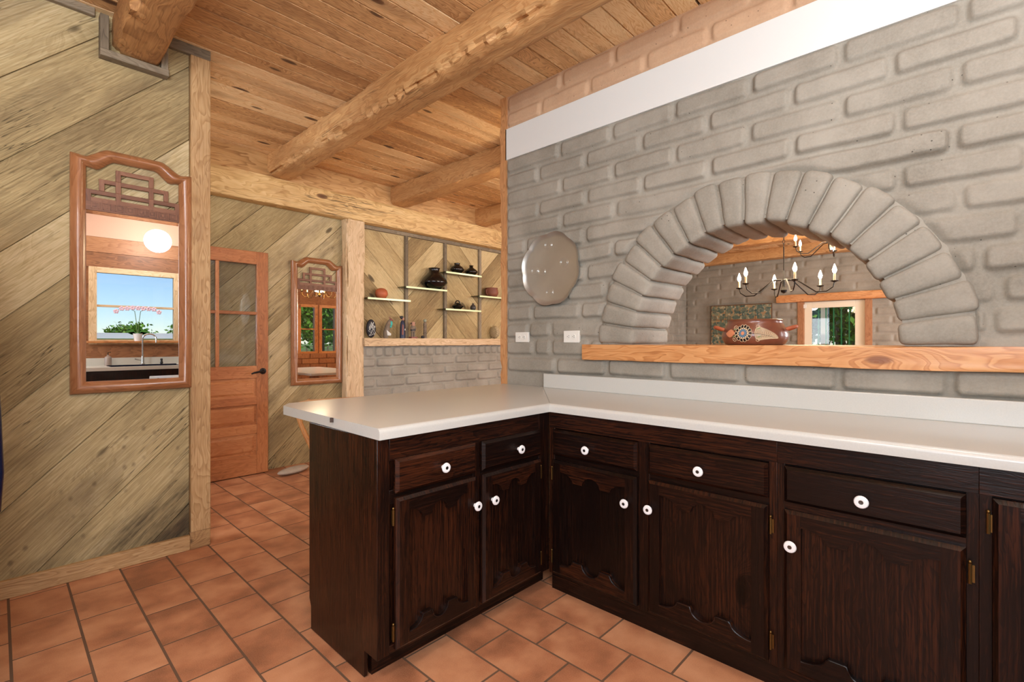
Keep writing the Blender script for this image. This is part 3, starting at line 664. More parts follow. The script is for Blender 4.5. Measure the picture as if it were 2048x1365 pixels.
def panel_door(axis, a0, a1, z0, z1, d, parent, th=.023):
    """door face in plane axis=d, standing out to d-th; a = horizontal coordinate"""
    m = MB(); st = .052; rl = .050; dep = .040
    P = lambda a, z, q: (a, q, z) if axis == 'y' else (q, a, z)
    f = d-th; b = d-.001; ch = .011
    o0, o1, q0, q1 = a0+ch, a1-ch, z0+ch, z1-ch
    i0, i1 = a0+st, a1-st; n = 72
    vs = []; fs = []
    def quad(p): k = len(vs); vs.extend(p); fs.append(tuple(range(k, k+len(p))))
    xs = [i0+(i1-i0)*k/n for k in range(n+1)]
    zt = [z1-rl-dep*scallop(k/n) for k in range(n+1)]; zb = [z0+rl+dep*scallop(k/n) for k in range(n+1)]
    rz = 0.
    quad([P(o0, q0, f), P(i0, q0, f), P(i0, q1, f), P(o0, q1, f)]); quad([P(i1, q0, f), P(o1, q0, f), P(o1, q1, f), P(i1, q1, f)])
    nst = len(fs)
    for k in range(n):
        quad([P(xs[k], zt[k], f), P(xs[k+1], zt[k+1], f), P(xs[k+1], q1, f), P(xs[k], q1, f)])
        quad([P(xs[k], q0, f), P(xs[k+1], q0, f), P(xs[k+1], zb[k+1], f), P(xs[k], zb[k], f)])
        quad([P(xs[k], zt[k], f), P(xs[k], zt[k], f+.017), P(xs[k+1], zt[k+1], f+.017), P(xs[k+1], zt[k+1], f)])
        quad([P(xs[k], zb[k], f), P(xs[k+1], zb[k+1], f), P(xs[k+1], zb[k+1], f+.017), P(xs[k], zb[k], f+.017)])
    nr = len(fs)
    for a, zz0, zz1 in ((i0, zb[0], zt[0]), (i1, zb[-1], zt[-1])): quad([P(a, zz0, f), P(a, zz1, f), P(a, zz1, f+.017), P(a, zz0, f+.017)])
    quad([P(i0, z0+rl, f+.017), P(i1, z0+rl, f+.017), P(i1, z1-rl, f+.017), P(i0, z1-rl, f+.017)])
    quad([P(i0, z0+rl, f+.017), P(i1, z0+rl, f+.017), P(i1, z0+rl*.5, f+.017), P(i0, z0+rl*.5, f+.017)])
    for (u0, w0), (u1, w1), (U0, W0), (U1, W1) in (((o0, q0), (o1, q0), (a0, z0), (a1, z0)), ((o1, q0), (o1, q1), (a1, z0), (a1, z1)), ((o1, q1), (o0, q1), (a1, z1), (a0, z1)), ((o0, q1), (o0, q0), (a0, z1), (a0, z0))):
        quad([P(u0, w0, f), P(u1, w1, f), P(U1, W1, f+.010), P(U0, W0, f+.010)]); quad([P(U0, W0, f+.010), P(U1, W1, f+.010), P(U1, W1, b), P(U0, W0, b)])
    quad([P(a0, z0, b), P(a1, z0, b), P(a1, z1, b), P(a0, z1, b)])
    hz = (1, 0, 0) if axis == 'y' else (0, 1, 0)
    r0, r1, r2 = random.random(), random.random(), random.random()
    for k, fc in enumerate(fs):
        m.f.append([q+0 for q in fc]); m.r.append(r0 if k < nst else r1 if k < nr else r2); m.g.append(hz if nst <= k < nr else (0, 0, 1))
    m.v = vs
    me_o = m.build('door', 'dark', parent, smooth=30, fix=False)
    bm = bmesh.new(); bm.from_mesh(me_o.data); bmesh.ops.remove_doubles(bm, verts=bm.verts, dist=1e-5); bmesh.ops.recalc_face_normals(bm, faces=bm.faces); bm.to_mesh(me_o.data); bm.free(); me_o.data.polygons.foreach_set('use_smooth', [False]*len(me_o.data.polygons))
    # moulded lip following the scallops
    for sg, arr in ((1, zb),):
        lp = MB(); pts = [P(xs[k], arr[k]-sg*.0015, f-.0005) for k in range(n+1)]
        lp.tube(pts, .0032, 6); lp.build('scallop_bead', 'dark', me_o)
    return me_o
def drawer(axis, a0, a1, z0, z1, d, parent):
    m = MB(); hz = (1, 0, 0) if axis == 'y' else (0, 1, 0)
    m.frustum(0, axis, -1, a0, a1, z0, z1, d-.010, d-.021, .011, grain=hz)
    if axis == 'y': m.box(a0, a1, d-.010, d-.001, z0, z1, grain=hz)
    else: m.box(d-.010, d-.001, a0, a1, z0, z1, grain=hz)
    return m.build('drawer', 'dark', parent, smooth=0)
FP = 1.490; FR = 1.845           # face-frame planes of peninsula and wall run
pc = thing('base_cabinet', 'dark oak peninsula base cabinet with two drawers over two scalloped doors, nearest the camera', 'cabinet', (1.37, 1.75, 0), 'dark oak base cabinets')
m = MB()
m.box(.912, 1.85, FP+.02, 2.02, .10, .868, grain=(0, 0, 1)); m.build('carcass', 'dark', pc)
m = MB(); m.box(.912, .950, FP, FP+.02, .10, .868, grain=(0, 0, 1)); m.box(1.346, 1.383, FP, FP+.02, .10, .868, grain=(0, 0, 1)); m.box(1.765, 1.845, FP, FP+.02, .10, .868, grain=(0, 0, 1))
m.box(.95, 1.765, FP-.0005, FP+.018, .785, .868, grain=(1, 0, 0)); m.box(.95, 1.765, FP+.001, FP+.018, .10, .13, grain=(1, 0, 0)); m.box(.95, 1.765, FP+.001, FP+.018, .63, .68, grain=(1, 0, 0))
m.build('face_frame', 'dark', pc, bevel=.001)
m = MB(); m.prism([(FP-.001, .868), (FP-.001, .10), (1.575, .10), (1.575, .005), (2.005, .005), (2.005, .10), (2.02, .13), (2.02, .868)], .9, .914, 'x', grain=(0, 0, 1)); m.build('end_panel', 'dark', pc, bevel=.002)
m = MB(); m.box(.93, 1.90, 1.575, 1.60, 0.0, .10, grain=(1, 0, 0)); m.build('toe_kick', 'dark', pc)
for a0, a1, z0, z1, kx in ((.967, 1.350, .668, .790, 1.172), (1.387, 1.765, .668, .790, 1.60)):
    o = drawer('y', a0, a1, z0, z1, FP, pc); knob(kx, FP-.020, .727, 'y', o)
for a0, a1, kx, hx in ((.967, 1.350, 1.336, .960), (1.387, 1.765, 1.436, 1.772)):
    o = panel_door('y', a0, a1, .115, .652, FP, pc); knob(kx, FP-.022, .54, 'y', o)
    hinge(hx, FP-.002, .585, 'y', o); hinge(hx, FP-.002, .175, 'y', o)
def run_cab(label, y0, y1, doors, frames, name='base_cabinet'):
    c = thing(name, label, 'cabinet', (2.1, (y0+y1)/2, 0), 'dark oak base cabinets')
    m = MB(); m.box(FR+.02, W-.05, y0, y1, .10, .868, grain=(0, 0, 1)); m.build('carcass', 'dark', c)
    m = MB(); m.box(FR+.022, FR+.04, y0, y1, 0, .10, grain=(0, 1, 0)); m.build('toe_kick', 'dark', c)
    m = MB()
    for a, b in frames: m.box(FR, FR+.02, a, b, .085, .868, grain=(0, 0, 1))
    m.box(FR-.0005, FR+.018, y0, y1, .79, .868, grain=(0, 1, 0)); m.box(FR+.0005, FR+.018, y0, y1, .085, .112, grain=(0, 1, 0)); m.box(FR+.0005, FR+.018, y0, y1, .63, .68, grain=(0, 1, 0))
    m.build('face_frame', 'dark', c, bevel=.001)
    for (a0, a1, z1, ky, hy, dr, kdy) in doors:
        if dr: o = drawer('x', a0, a1, .665, .786, FR, c); knob(FR-.020, kdy, .719, 'x', o)
        o = panel_door('x', a0, a1, .10, z1, FR, c)
        if ky is not None: knob(FR-.022, ky, .527, 'x', o)
        hinge(FR-.002, hy, z1-.07, 'x', o); hinge(FR-.002, hy, .17, 'x', o)
run_cab('dark oak base cabinet in the inner corner with two drawers over two facing doors', .482, 1.488,
        [(1.010, 1.458, .640, 1.053, 1.465, 1, 1.252), (.507, .958, .640, .945, .500, 1, .741)], [(1.455, 1.488), (.958, 1.010), (.482, .507)])
run_cab('dark oak base cabinet right of the corner unit, one wide drawer over a single door', -.02, .482,
        [(.006, .457, .640, .432, -.002, 1, .239)], [(.457, .482), (-.02, .006)])
run_cab('dark oak base cabinet at the right edge with one tall door and no drawer', -.55, -.02,
        [(-.50, -.046, .787, None, -.038, 0, 0)], [(-.046, -.02), (-.55, -.50)])
# sink-side cabinet (seen only in the mirror)
c = thing('base_cabinet', 'dark cabinet under the kitchen sink, reflected low in the tall mirror', 'cabinet', (.5, -.85, 0), 'dark oak base cabinets')
m = MB(); m.box(-1.2, 2.3, -1.15, -.58, .1, .70, grain=(0, 0, 1)); m.build('carcass', 'dark', c)
m = MB(); m.box(-1.2, 1.85, -.58, -.56, .1, .868, grain=(0, 0, 1)); m.build('front_panel', 'dark', c)
# countertop
ct = thing('countertop', 'off-white laminate L-shaped countertop with rounded front edge and mitred corner', 'countertop', (2.0, 1.6, .87))
Z0, Z1 = .870, .910
poly = [(1.815, -.545), (1.815, 1.462), (.893, 1.462), (.908, 2.31), (.965, 2.390), (W-.02, 2.382), (W-.02, 1.97), (W-.02, -.545)]
bm = bmesh.new(); vb = [bm.verts.new((p[0]-2, p[1]-1.6, Z0-.87)) for p in poly]; f = bm.faces.new(vb)
r = bmesh.ops.extrude_face_region(bm, geom=[f]); vt = [q for q in r['geom'] if isinstance(q, bmesh.types.BMVert)]
bmesh.ops.translate(bm, vec=(0, 0, Z1-Z0), verts=vt); bmesh.ops.recalc_face_normals(bm, faces=bm.faces)
def on(e, f): return all(f(v.co.x+2, v.co.y+1.6) for v in e.verts)
te = [e for e in bm.edges if all(v.co.z > .03 for v in e.verts) and (on(e, lambda x, y: abs(y-1.462) < .003) or on(e, lambda x, y: abs(x-1.815) < .003))]
be = [e for e in bm.edges if all(v.co.z < .01 for v in e.verts) and (on(e, lambda x, y: abs(y-1.462) < .003) or on(e, lambda x, y: abs(x-1.815) < .003))]
bmesh.ops.bevel(bm, geom=te, offset=.017, segments=6, affect='EDGES', profile=.5)
me = bpy.data.meshes.new('worktop'); bm.to_mesh(me); bm.free(); me.polygons.foreach_set('use_smooth', [True]*len(me.polygons)); me.set_sharp_from_angle(angle=radians(30)); me.materials.append(MT['lam'])
o = bpy.data.objects.new('worktop', me); col.objects.link(o); o.parent = ct
m = MB(); m.box(W-.038, W-.012, -.545, 2.005, Z1-.001, 1.000, grain=(0, 1, 0)); m.build('backsplash', 'lam', ct, bevel=.004)
m = MB(); m.prism([(1.829, 1.475), (1.831, 1.473), (W-.038, 2.003), (W-.04, 2.005)], Z1-.002, Z1+.0004); m.build('mitre_seam', plain('seam', S(150, 148, 142), .5), ct)
m = MB(); m.prism([(.897, 1.80), (.886+.0, 1.808), (.897, 1.815)], .893, .9105); m.build('chip', plain('chipped_core', S(60, 46, 38), .8), ct)
# sink-side counter with basin
m = MB(); m.box(-1.2, .90, -1.19, -.55, Z0, Z1); m.box(1.62, 2.42, -1.19, -.55, Z0, Z1); m.box(.90, 1.62, -1.19, -1.03, Z0, Z1); m.box(.90, 1.62, -.63, -.55, Z0, Z1)
m.box(-1.2, 1.82, -1.20, -1.18, Z1, 1.0)
tag(m.build('countertop', 'lam', origin=(.3, -.9, .87)), 'pale countertop around the sink under the window, reflected in the tall mirror', 'countertop')
m = MB(); m.box(.905, 1.615, -1.025, -1.015, .72, .915); m.box(.905, 1.615, -.645, -.635, .72, .905); m.box(.905, .915, -1.025, -.635, .72, .905); m.box(1.605, 1.615, -1.025, -.635, .72, .905); m.box(.905, 1.615, -1.025, -.635, .71, .722)
tag(m.build('kitchen_sink', 'navy', origin=(1.26, -.83, .71)), 'dark blue sink basin reflected at the bottom of the tall mirror', 'sink')
fc = thing('faucet', 'tall curved steel faucet behind the sink, reflected in the tall mirror', 'faucet', (1.27, -1.09, .91))
m = MB(); m.lathe([(.028, .91), (.028, .92), (.018, .925), (.014, 1.02)], (1.27, -1.09, 0), 16); m.build('base', 'chrome', fc)
m = MB(); m.tube([(1.27, -1.09, 1.0), (1.27, -1.09, 1.22)]+[(1.27+.065-.065*cos(a), -1.09+.02*a, 1.24+.06*sin(a)) for a in [pi*i/10 for i in range(11)]]+[(1.40, -1.03, 1.19)], .0085, 10); m.build('spout', 'chrome', fc)
m = MB(); m.tube([(1.27, -1.09, .96), (1.21, -1.09, .975), (1.19, -1.09, .985)], .008, 8); m.build('lever', 'chrome', fc)
sb = thing('soap_bottle', 'grey soap bottle standing left of the faucet in the tall mirror', 'bottle', (.93, -1.10, .91))
m = MB(); m.lathe([(.034, .91), (.036, .92), (.036, 1.0), (.03, 1.015), (.012, 1.025), (.012, 1.04)], (.93, -1.10, 0), 18); m.build('bottle', plain('soap_grey', S(150, 136, 128), .4), sb)
m = MB(); m.tube([(.93, -1.10, 1.03), (.93, -1.10, 1.07), (.955, -1.09, 1.072)], .005, 8); m.build('pump', 'blackm', sb)
m = MB(); m.lathe([(.014, .91), (.018, .93), (.011, .95), (.014, .975), (.006, .985)], (1.47, -1.10, 0), 12); tag(m.build('stopper', 'black', origin=(1.47, -1.1, .91)), 'small black stopper standing right of the faucet in the tall mirror', 'stopper')
# orchid on the window ledge
mb = MB(); mb.box(.74, 1.72, YK-.10, YK+.06, 1.185, 1.21, grain=(1, 0, 0)); struct(mb.build('window_1_sill', 'sill', bevel=.003)).name = 'trim_5'
oc = thing('potted_orchid', 'white-potted orchid with pale pink blossoms on the window ledge, reflected in the tall mirror', 'orchid', (1.235, -1.19, 1.21))
m = MB(); m.lathe([(.035, 1.21), (.05, 1.30), (.052, 1.305), (.044, 1.30)], (1.235, -1.19, 0), 20); m.build('pot', 'porc', oc)
m = MB()
for s in (-1, 1):
    m.tube([(1.235+.005*s, -1.19, 1.29), (1.235+.01*s, -1.19, 1.42), (1.235+.03*s, -1.19, 1.59), (1.235+.10*s, -1.18, 1.63), (1.235+.2*s, -1.17, 1.60)], .0035, 6)
m.build('stem', plain('orchid_stem', S(90, 110, 60), .6), oc)
pm = plain('orchid_petal', S(226, 196, 214), .6); om = plain('orchid_leaf', S(70, 130, 50), .5)
m = MB()
for s in (-1, 1):
    for (lx, dz) in ((.10, .10), (.08, .05)):
        m.prism([(0, 0)]*0 or [(1.235, 1.29), (1.235+s*lx*.5, 1.30+dz*.6), (1.235+s*lx*1.3, 1.30+dz*.3), (1.235+s*lx*.6, 1.29)], -1.20, -1.194, 'y')
m.build('leaf', om, oc)
for k in range(9):
    t = (k-4)/4; fx = 1.235+t*.22; fz = 1.64-.05*abs(t)**2+random.uniform(-.012, .012)
    m = MB()
    for q in range(5):
        a = 2*pi*q/5+.3; m.ball((fx+.017*cos(a), -1.165, fz+.017*sin(a)), .014, 8, 5, None, (1, .35, 1))
    m.build('blossom', pm, oc)
# ------------------------------------------------------------ windows
def window(name, x0, x1, z0, z1, y, mid, mat='sill', th=.05, fw=.035):
    m = MB(); d0, d1 = y-.06, y+.012
    m.box(x0-.04, x0+fw, d0, d1, z0-.04, z1+.05, grain=(0, 0, 1)); m.box(x1-fw, x1+.04, d0, d1, z0-.04, z1+.05, grain=(0, 0, 1))
    m.box(x0+fw, x1-fw, d0, d1, z1-fw*.5, z1+.05, grain=(1, 0, 0)); m.box(x0+fw, x1-fw, d0, d1, z0-.04, z0+fw*.5, grain=(1, 0, 0))
    m.box(x0+fw, x1-fw, d0+.02, d1-.02, mid-.014, mid+.014, grain=(1, 0, 0))
    o = struct(m.build(name, mat, bevel=.002, origin=((x0+x1)/2, y, z0)))
    g = MB(); g.box(x0+fw, x1-fw, y-.035, y-.031, z0+fw*.5, mid-.014); g.box(x0+fw, x1-fw, y-.035, y-.031, mid+.014, z1-fw*.5); g.build('pane', 'glass', o)
    return o
window('window_1', .80, 1.66, 1.21, 2.07, YK, 1.645, 'mantel')
window('window_2', 4.96, 5.37, .94, 2.05, YD, 1.50); window('window_3', 5.48, 5.90, .94, 2.05, YD, 1.50)

# ------------------------------------------------------------ the two tall mirrors
def make_mirror():
    root = thing('wall_mirror', '', 'mirror', (0, 0, 0), 'carved wooden wall mirrors')
    hw = .262; H1 = 1.22; N_ = 40
    def top(t):  # t -1..1 -> outer height above corner
        a = abs(t); return .048*(1-float(sstep(.42, .78, np.array(a))))-.006*float(np.exp(-((a-.8)/.08)**2))
    def loops(k): # k=0 outer .. 1 inner
        i = .062*k; pts = []
        x0, x1 = -hw+i, hw-i
        pts += [(x0, i+.0), (x1, i)] ; z_in = H1-i*.9
        up = [(x1, z_in+top(1)*1)]
        pts += [(x1, .3), (x1, .6), (x1, .9)]
        for q in range(N_+1):
            t = 1-2*q/N_; pts.append((t*x1, z_in+top(t)))
        pts += [(x0, .9), (x0, .6), (x0, .3)]
        return pts
    ks = [0, 0, .08, .2, .35, .5, .65, .8, .92, 1, 1]; hs = [0, .022, .028, .034, .042, .045, .042, .032, .022, .016, 0]
    vs = []; n = None
    for k, h in zip(ks, hs):
        lp = loops(k); n = len(lp); vs += [(x, -h, z) for x, z in lp]
    m = MB()
    for j in range(len(ks)-1):
        for i in range(n):
            a, b = vs[j*n+i], vs[j*n+(i+1) % n]
            horiz = abs(a[0]-b[0]) > abs(a[2]-b[2])
            m.add([], [], 0); m.f.append([j*n+i, j*n+(i+1) % n, (j+1)*n+(i+1) % n, (j+1)*n+i]); m.r.append(.3 if horiz else .7); m.g.append((1, 0, 0) if horiz else (0, 0, 1))
    m.v = vs; m.build('frame', 'frame', root, smooth=45)
    xi = hw-.060; zb = .945
    m = MB(); m.box(-xi, xi, -.012, -.006, .058, zb); m.build('glass', 'mirror', root, smooth=0)
    m = MB(); m.box(-xi, xi, -.018, -.004, zb, .997, grain=(1, 0, 0))
    for k in range(8):   # carved key pattern on the band
        x = -xi+.02+k*(2*xi-.02)/8
        for (a, b, c, d) in ((0, .034, .008, .012), (0, .034, .038, .042), (0, .004, .008, .042), (.030, .034, .008, .042), (.012, .022, .018, .032), (.040, .043, .006, .044)):
            m.box(x+a, x+b, -.0205, -.017, zb+c, zb+d)
    m.build('carved_band', 'fret', root, smooth=0)
    m = MB(); t = .022; z0 = .990; hh = .061
    lv = [(-xi, xi), (-.145, .145), (-.078, .078)]
    for k, (a, b) in enumerate(lv):
        za = z0+k*hh; m.box(a, b, -.018, -.006, za+hh-t, za+hh, grain=(1, 0, 0))
        for x in {0: (-xi+t/2, -.071, .071, xi-t/2), 1: (-.1385, -.071, .071, .1385), 2: (-.071, .071)}[k]: m.box(x-t/2, x+t/2, -.0182, -.0058, za, za+hh, grain=(0, 0, 1))
    m.box(-xi, xi, -.0181, -.0059, z0, z0+t, grain=(1, 0, 0))
    m.build('fretwork', 'fret', root, smooth=0, bevel=.0015)
    return root
m1 = make_mirror(); m1.location = (.511, YP-.002, .940); m1['label'] = 'large wooden wall mirror on the near left partition, reflecting the sink window'
m2 = copytree(m1); m2.location = (2.215, YB-.004, .775); m2['label'] = 'farther wooden wall mirror beside the timber post, reflecting a chandelier and green garden'

# ------------------------------------------------------------ panelled glass door standing against the back wall
dr = thing('panelled_door', 'orange oak half-glazed door folded back against the boarded wall', 'door', (.89, 4.70, 0))
y0, y1 = 4.700, 4.742
m = MB(); Z = (0, 0, 1); Xg = (1, 0, 0)
m.box(.888, .985, y0, y1, .008, 2.02, grain=Z); m.box(1.615, 1.712, y0, y1, .008, 2.02, grain=Z)
for a, b in ((.008, .185), (.375, .455), (.635, .705), (.875, .985), (1.905, 2.02)): m.box(.985, 1.615, y0+.0005, y1, a, b, grain=Xg)
m.box(1.285, 1.313, y0+.006, y1-.006, .985, 1.905, grain=Z); m.box(.985, 1.615, y0+.007, y1-.007, 1.447, 1.475, grain=Xg)
m.build('frame', 'door', dr, bevel=.003)
for a, b in ((.185, .375), (.455, .635), (.705, .875)):
    m = MB(); m.box(.985, 1.615, y0+.016, y0+.022, a, b, grain=Xg); m.frustum(0, 'y', -1, 1.005, 1.595, a+.02, b-.02, y0+.016, y0+.008, .018, grain=Xg); m.build('panel', 'door', dr, smooth=0)
m = MB(); m.box(.985, 1.285, y0+.018, y0+.022, .985, 1.447); m.box(1.313, 1.615, y0+.018, y0+.022, .985, 1.447); m.box(.985, 1.285, y0+.018, y0+.022, 1.475, 1.905); m.box(1.313, 1.615, y0+.018, y0+.022, 1.475, 1.905)
m.build('glass', 'glass', dr, smooth=0)
hd = MB(); hd.lathe([(.028, 0), (.028, -.006), (.012, -.010), (.011, -.045)], (1.665, y0, .935), 18, 'y'); hd.tube([(1.665, y0-.045, .935), (1.62, y0-.05, .933), (1.575, y0-.046, .925), (1.555, y0-.04, .915)], [.009, .009, .008, .006], 10)
hd.build('lever_handle', 'blackm', dr)
# stone doorstop
m = MB(); m.ball((1.86, 4.50, .030), .165, 24, 12, None, (1., .42, .17)); o = m.build('door_stop_stone', 'stone', origin=(1.86, 4.50, 0)); o.rotation_euler = (0, 0, radians(18))
tag(o, 'flat grey elongated stone on the tiles at the foot of the open door', 'stone')

# ------------------------------------------------------------ niche shelves and pottery
def shelf(x0, x1, z, label):
    s = thing('glass_shelf', label, 'shelf', ((x0+x1)/2, 4.70, z), 'glass shelves in the niche')
    m = MB(); m.box(x0, x1, 4.632, YB-.001, z-.008, z); m.build('pane', 'greenglass', s, smooth=0)
    m = MB(); m.box(x0-.001, x1+.001, 4.622, 4.633, z-.020, z+.000); m.build('edge_sheen', 'gedge', s, smooth=0)  # front strip with the window sheen painted into its colour
shelf(2.69, 3.225, 1.675, 'green-edged glass shelf left of the others, holding the orange clay ball pot')
shelf(3.17, 3.755, 1.832, 'green-edged glass shelf holding the large black pot')
shelf(3.745, 4.33, 2.060, 'highest green-edged glass shelf, holding two black pots')
shelf(3.74, 4.32, 1.607, 'lowest green-edged glass shelf, holding a ring-handled and a tiny round pot')
shelf(4.30, 5.0, 1.803, 'green-edged glass shelf at the right edge of the niche with a red-brown bowl')
def pot(name, prof, x, y, z, mat, label, cat, extra=None, group=None, n=36):
    m = MB(); m.lathe(prof, (x, y, z), n)
    if extra: extra(m, x, y, z)
    return tag(m.build(name, mat, origin=(x, y, z), smooth=50), label, cat, group)
PY = 4.715
G = 'black pots on the glass shelves'
big = [(.045, 0), (.075, .008), (.125, .045), (.158, .085), (.160, .105), (.140, .15), (.095, .205), (.066, .24), (.060, .268), (.066, .290), (.070, .298), (.060, .296), (.052, .27)]
big = [(r_, z_*.87) for r_, z_ in big]
bp = pot('black_pot', big, 3.63, PY, 1.832, 'black', 'largest glossy black clay pot with etched wavy lines on its shoulder', 'pot', None, G)
m = MB()
for k in range(7):
    pts = []
    for q in range(9):
        a = -1.25+.95*q/8; zz = .205-.012*k+.012*sin(q*1.5+k); rr = float(np.interp(zz, [.105, .15, .205, .24], [.160, .140, .095, .066]))+.0006
        pts.append((3.63+rr*cos(a), PY+rr*sin(a), 1.832+zz*.87))
    m.tube(pts, .0011, 5)
m.build('etched_lines', plain('etched', S(92, 96, 88), .5), bp)
s2 = [(.03, 0), (.055, .010), (.084, .042), (.088, .056), (.07, .085), (.040, .105), (.034, .12), (.040, .133), (.037, .134), (.030, .12)]
pot('black_pot', s2, 3.99, PY, 2.060, 'black', 'wide-shouldered black pot on the left of the highest glass shelf', 'pot', None, G)
s3 = [(.03, 0), (.05, .008), (.085, .040), (.086, .052), (.06, .080), (.028, .100), (.022, .118), (.031, .130), (.029, .131), (.018, .118)]
pot('black_pot', s3, 4.23, PY, 2.060, 'black', 'narrow-necked black pot on the right of the highest glass shelf', 'pot', None, G)
def ring(m, x, y, z): m.tube([(x+.038*cos(a), y, z+.074+.040*sin(a)) for a in [pi*i/12 for i in range(13)]], .0085, 8)
pot('black_pot', [(.02, 0), (.04, .006), (.072, .036), (.074, .046), (.05, .072), (.02, .088), (.014, .084)], 4.0, PY, 1.607, 'black', 'small black pot with a ring handle on top, lowest glass shelf', 'pot', ring, G)
pot('small_vase', [(.014, 0), (.03, .008), (.040, .035), (.032, .062), (.014, .078), (.013, .088), (.018, .094), (.012, .09)], 4.262, PY, 1.607, plain('dark_grey_clay', S(64, 60, 58), .4), 'tiny dark grey round vase at the right end of the lowest glass shelf', 'vase')
pot('clay_ball_pot', [(.02, 0), (.045, .008), (.066, .04), (.069, .062), (.060, .092), (.038, .112), (.020, .117), (.018, .108)], 2.905, PY, 1.675, 'terra', 'round orange clay pot on the left glass shelf', 'pot')
def paw(m, x, y, z): m.ball((x-.075, y, z+.06), .016, 8, 6); m.tube([(x-.07, y, z+.11), (x-.10, y, z+.09), (x-.098, y, z+.05), (x-.075, y, z+.03)], .009, 8)
pot('clay_bowl', [(.045, 0), (.07, .01), (.092, .05), (.088, .09), (.082, .115), (.086, .125), (.076, .122), (.07, .08)], 4.60, PY, 1.803, 'redclay', 'red-brown clay bowl with a loop handle at the right edge of the niche', 'bowl', paw)
# woven basket on the mantel
def basketmat():
    m, t, b = newmat('woven_basket'); tc = N(t, 'ShaderNodeTexCoord').outputs['Object']
    wv = N(t, 'ShaderNodeTexWave'); wv.wave_type = 'RINGS'; wv.inputs['Scale'].default_value = 55; wv.inputs['Distortion'].default_value = 1.5; L(t, tc, wv.inputs['Vector'])
    ck = N(t, 'ShaderNodeTexChecker'); ck.inputs['Scale'].default_value = 110; L(t, tc, ck.inputs['Vector'])
    c = MIX(t, MA(t, 'MULTIPLY', wv.outputs['Fac'], ck.outputs['Fac']), S(210, 190, 150), S(92, 66, 44)); L(t, c, b.inputs['Base Color']); b.inputs['Roughness'].default_value = .8
    BUMP(t, b, wv.outputs['Fac'], .6, .004); return m
m = MB(); m.lathe([(.001, .05), (.03, .052), (.07, .030), (.088, 0), (.07, -.03), (.03, -.045), (.001, -.046)], (4.68, 4.735, 1.24+.09), 30, 'x')
tag(m.build('woven_basket', basketmat(), origin=(4.68, 4.735, 1.24)), 'round woven basket standing on the right end of the mantel', 'basket')
# carved figures on the mantel
MZ = 1.241; MY = 4.725
dk = plain('dark_carving', S(40, 40, 48), .5, var=.4, bscale=60); tq = plain('turquoise', S(60, 170, 160), .5); gy = plain('grey_carving', S(120, 104, 88), .7, var=.35, bscale=80)
wh = plain('bone_white', S(206, 206, 200), .6); bl2 = plain('indigo', S(32, 36, 62), .5); rd = plain('dusty_red', S(134, 78, 70), .6); sk = plain('face_tan', S(178, 132, 110), .6)
t_ = thing('carved_mask', 'dark blue-black carved mask with white hair strands, first from the left on the mantel', 'carving', (2.80, MY+.02, MZ))
m = MB(); m.ball((2.80, MY+.03, MZ+.105), .058, 18, 12, None, (1, .55, 1.75)); m.build('head', dk, t_)
m = MB()
for k in range(16):
    a = random.uniform(0, 2*pi); x = 2.80+.03*cos(a); z = MZ+.13+.05*sin(a); m.tube([(x, MY-.0, z), (x+random.uniform(-.03, .02), MY-.015, z-.03), (x+random.uniform(-.05, .03), MY-.01, z-.055)], .0022, 5)
m.build('hair', wh, t_)
m = MB()
for s in (-1, 1): m.ball((2.80+.02*s, MY-.003, MZ+.12), .008)
m.tube([(2.80, MY, MZ+.115), (2.80, MY-.018, MZ+.095), (2.80, MY-.004, MZ+.088)], .006, 8); m.build('face', wh, t_)
t_ = thing('bird_figure', 'turquoise and grey feathered figure, second from the left on the mantel', 'figurine', (3.0, MY, MZ))
m = MB(); m.tube([(2.965, MY, MZ), (2.97, MY, MZ+.06), (2.99, MY, MZ+.13), (3.01, MY, MZ+.18), (3.02, MY, MZ+.205)], [.024, .034, .030, .024, .012], 14); m.build('body', gy, t_)
m = MB(); m.ball((3.025, MY-.012, MZ+.165), .024, 12, 8, None, (.8, .7, 1.3)); m.ball((3.015, MY-.02, MZ+.13), .014); m.build('breast', tq, t_)
m = MB(); m.prism([(2.955, MZ+.09), (3.01, MZ+.05), (3.005, MZ+.03), (2.965, MZ+.03)], MY-.04, MY-.03, 'y'); m.build('wing', wh, t_)
m = MB(); m.ball((3.03, MY-.005, MZ+.205), .017); m.tube([(3.04, MY-.01, MZ+.205), (3.06, MY-.015, MZ+.197)], [.006, .001], 6)
for k in range(3): m.tube([(3.02, MY, MZ+.215), (3.005+.01*k, MY, MZ+.24)], .002, 5)
m.build('head', rd, t_)
t_ = thing('robed_figure', 'slim figure in a dark indigo robe, middle of the mantel figures', 'figurine', (3.185, MY, MZ))
m = MB(); m.lathe([(.034, 0), (.034, .03), (.031, .12), (.026, .18), (.012, .205)], (3.185, MY, MZ), 20, 'z', None, 1, .8); m.build('robe', bl2, t_)
m = MB(); m.ball((3.19, MY-.004, MZ+.222), .018, 12, 8, None, (.8, .8, 1.2)); m.build('face', sk, t_)
m = MB(); m.ball((3.178, MY+.004, MZ+.238), .020); m.ball((3.160, MY+.002, MZ+.243), .012); m.build('hair', dk, t_)
m = MB(); m.prism([(3.16, MZ+.04), (3.178, MZ+.04), (3.18, MZ+.15), (3.166, MZ+.16)], MY-.029, MY-.020, 'y'); m.build('robe_panel', rd, t_)
m = MB(); m.box(3.196, 3.204, MY-.030, MY-.022, MZ+.09, MZ+.11); m.build('book', wh, t_)
t_ = thing('kachina_doll', 'stout patterned wooden doll on a little base, fourth from the left on the mantel', 'figurine', (3.33, MY, MZ))
m = MB(); m.box(3.29, 3.375, MY-.03, MY+.03, MZ, MZ+.018); m.build('base', rd, t_, bevel=.003)
m = MB()
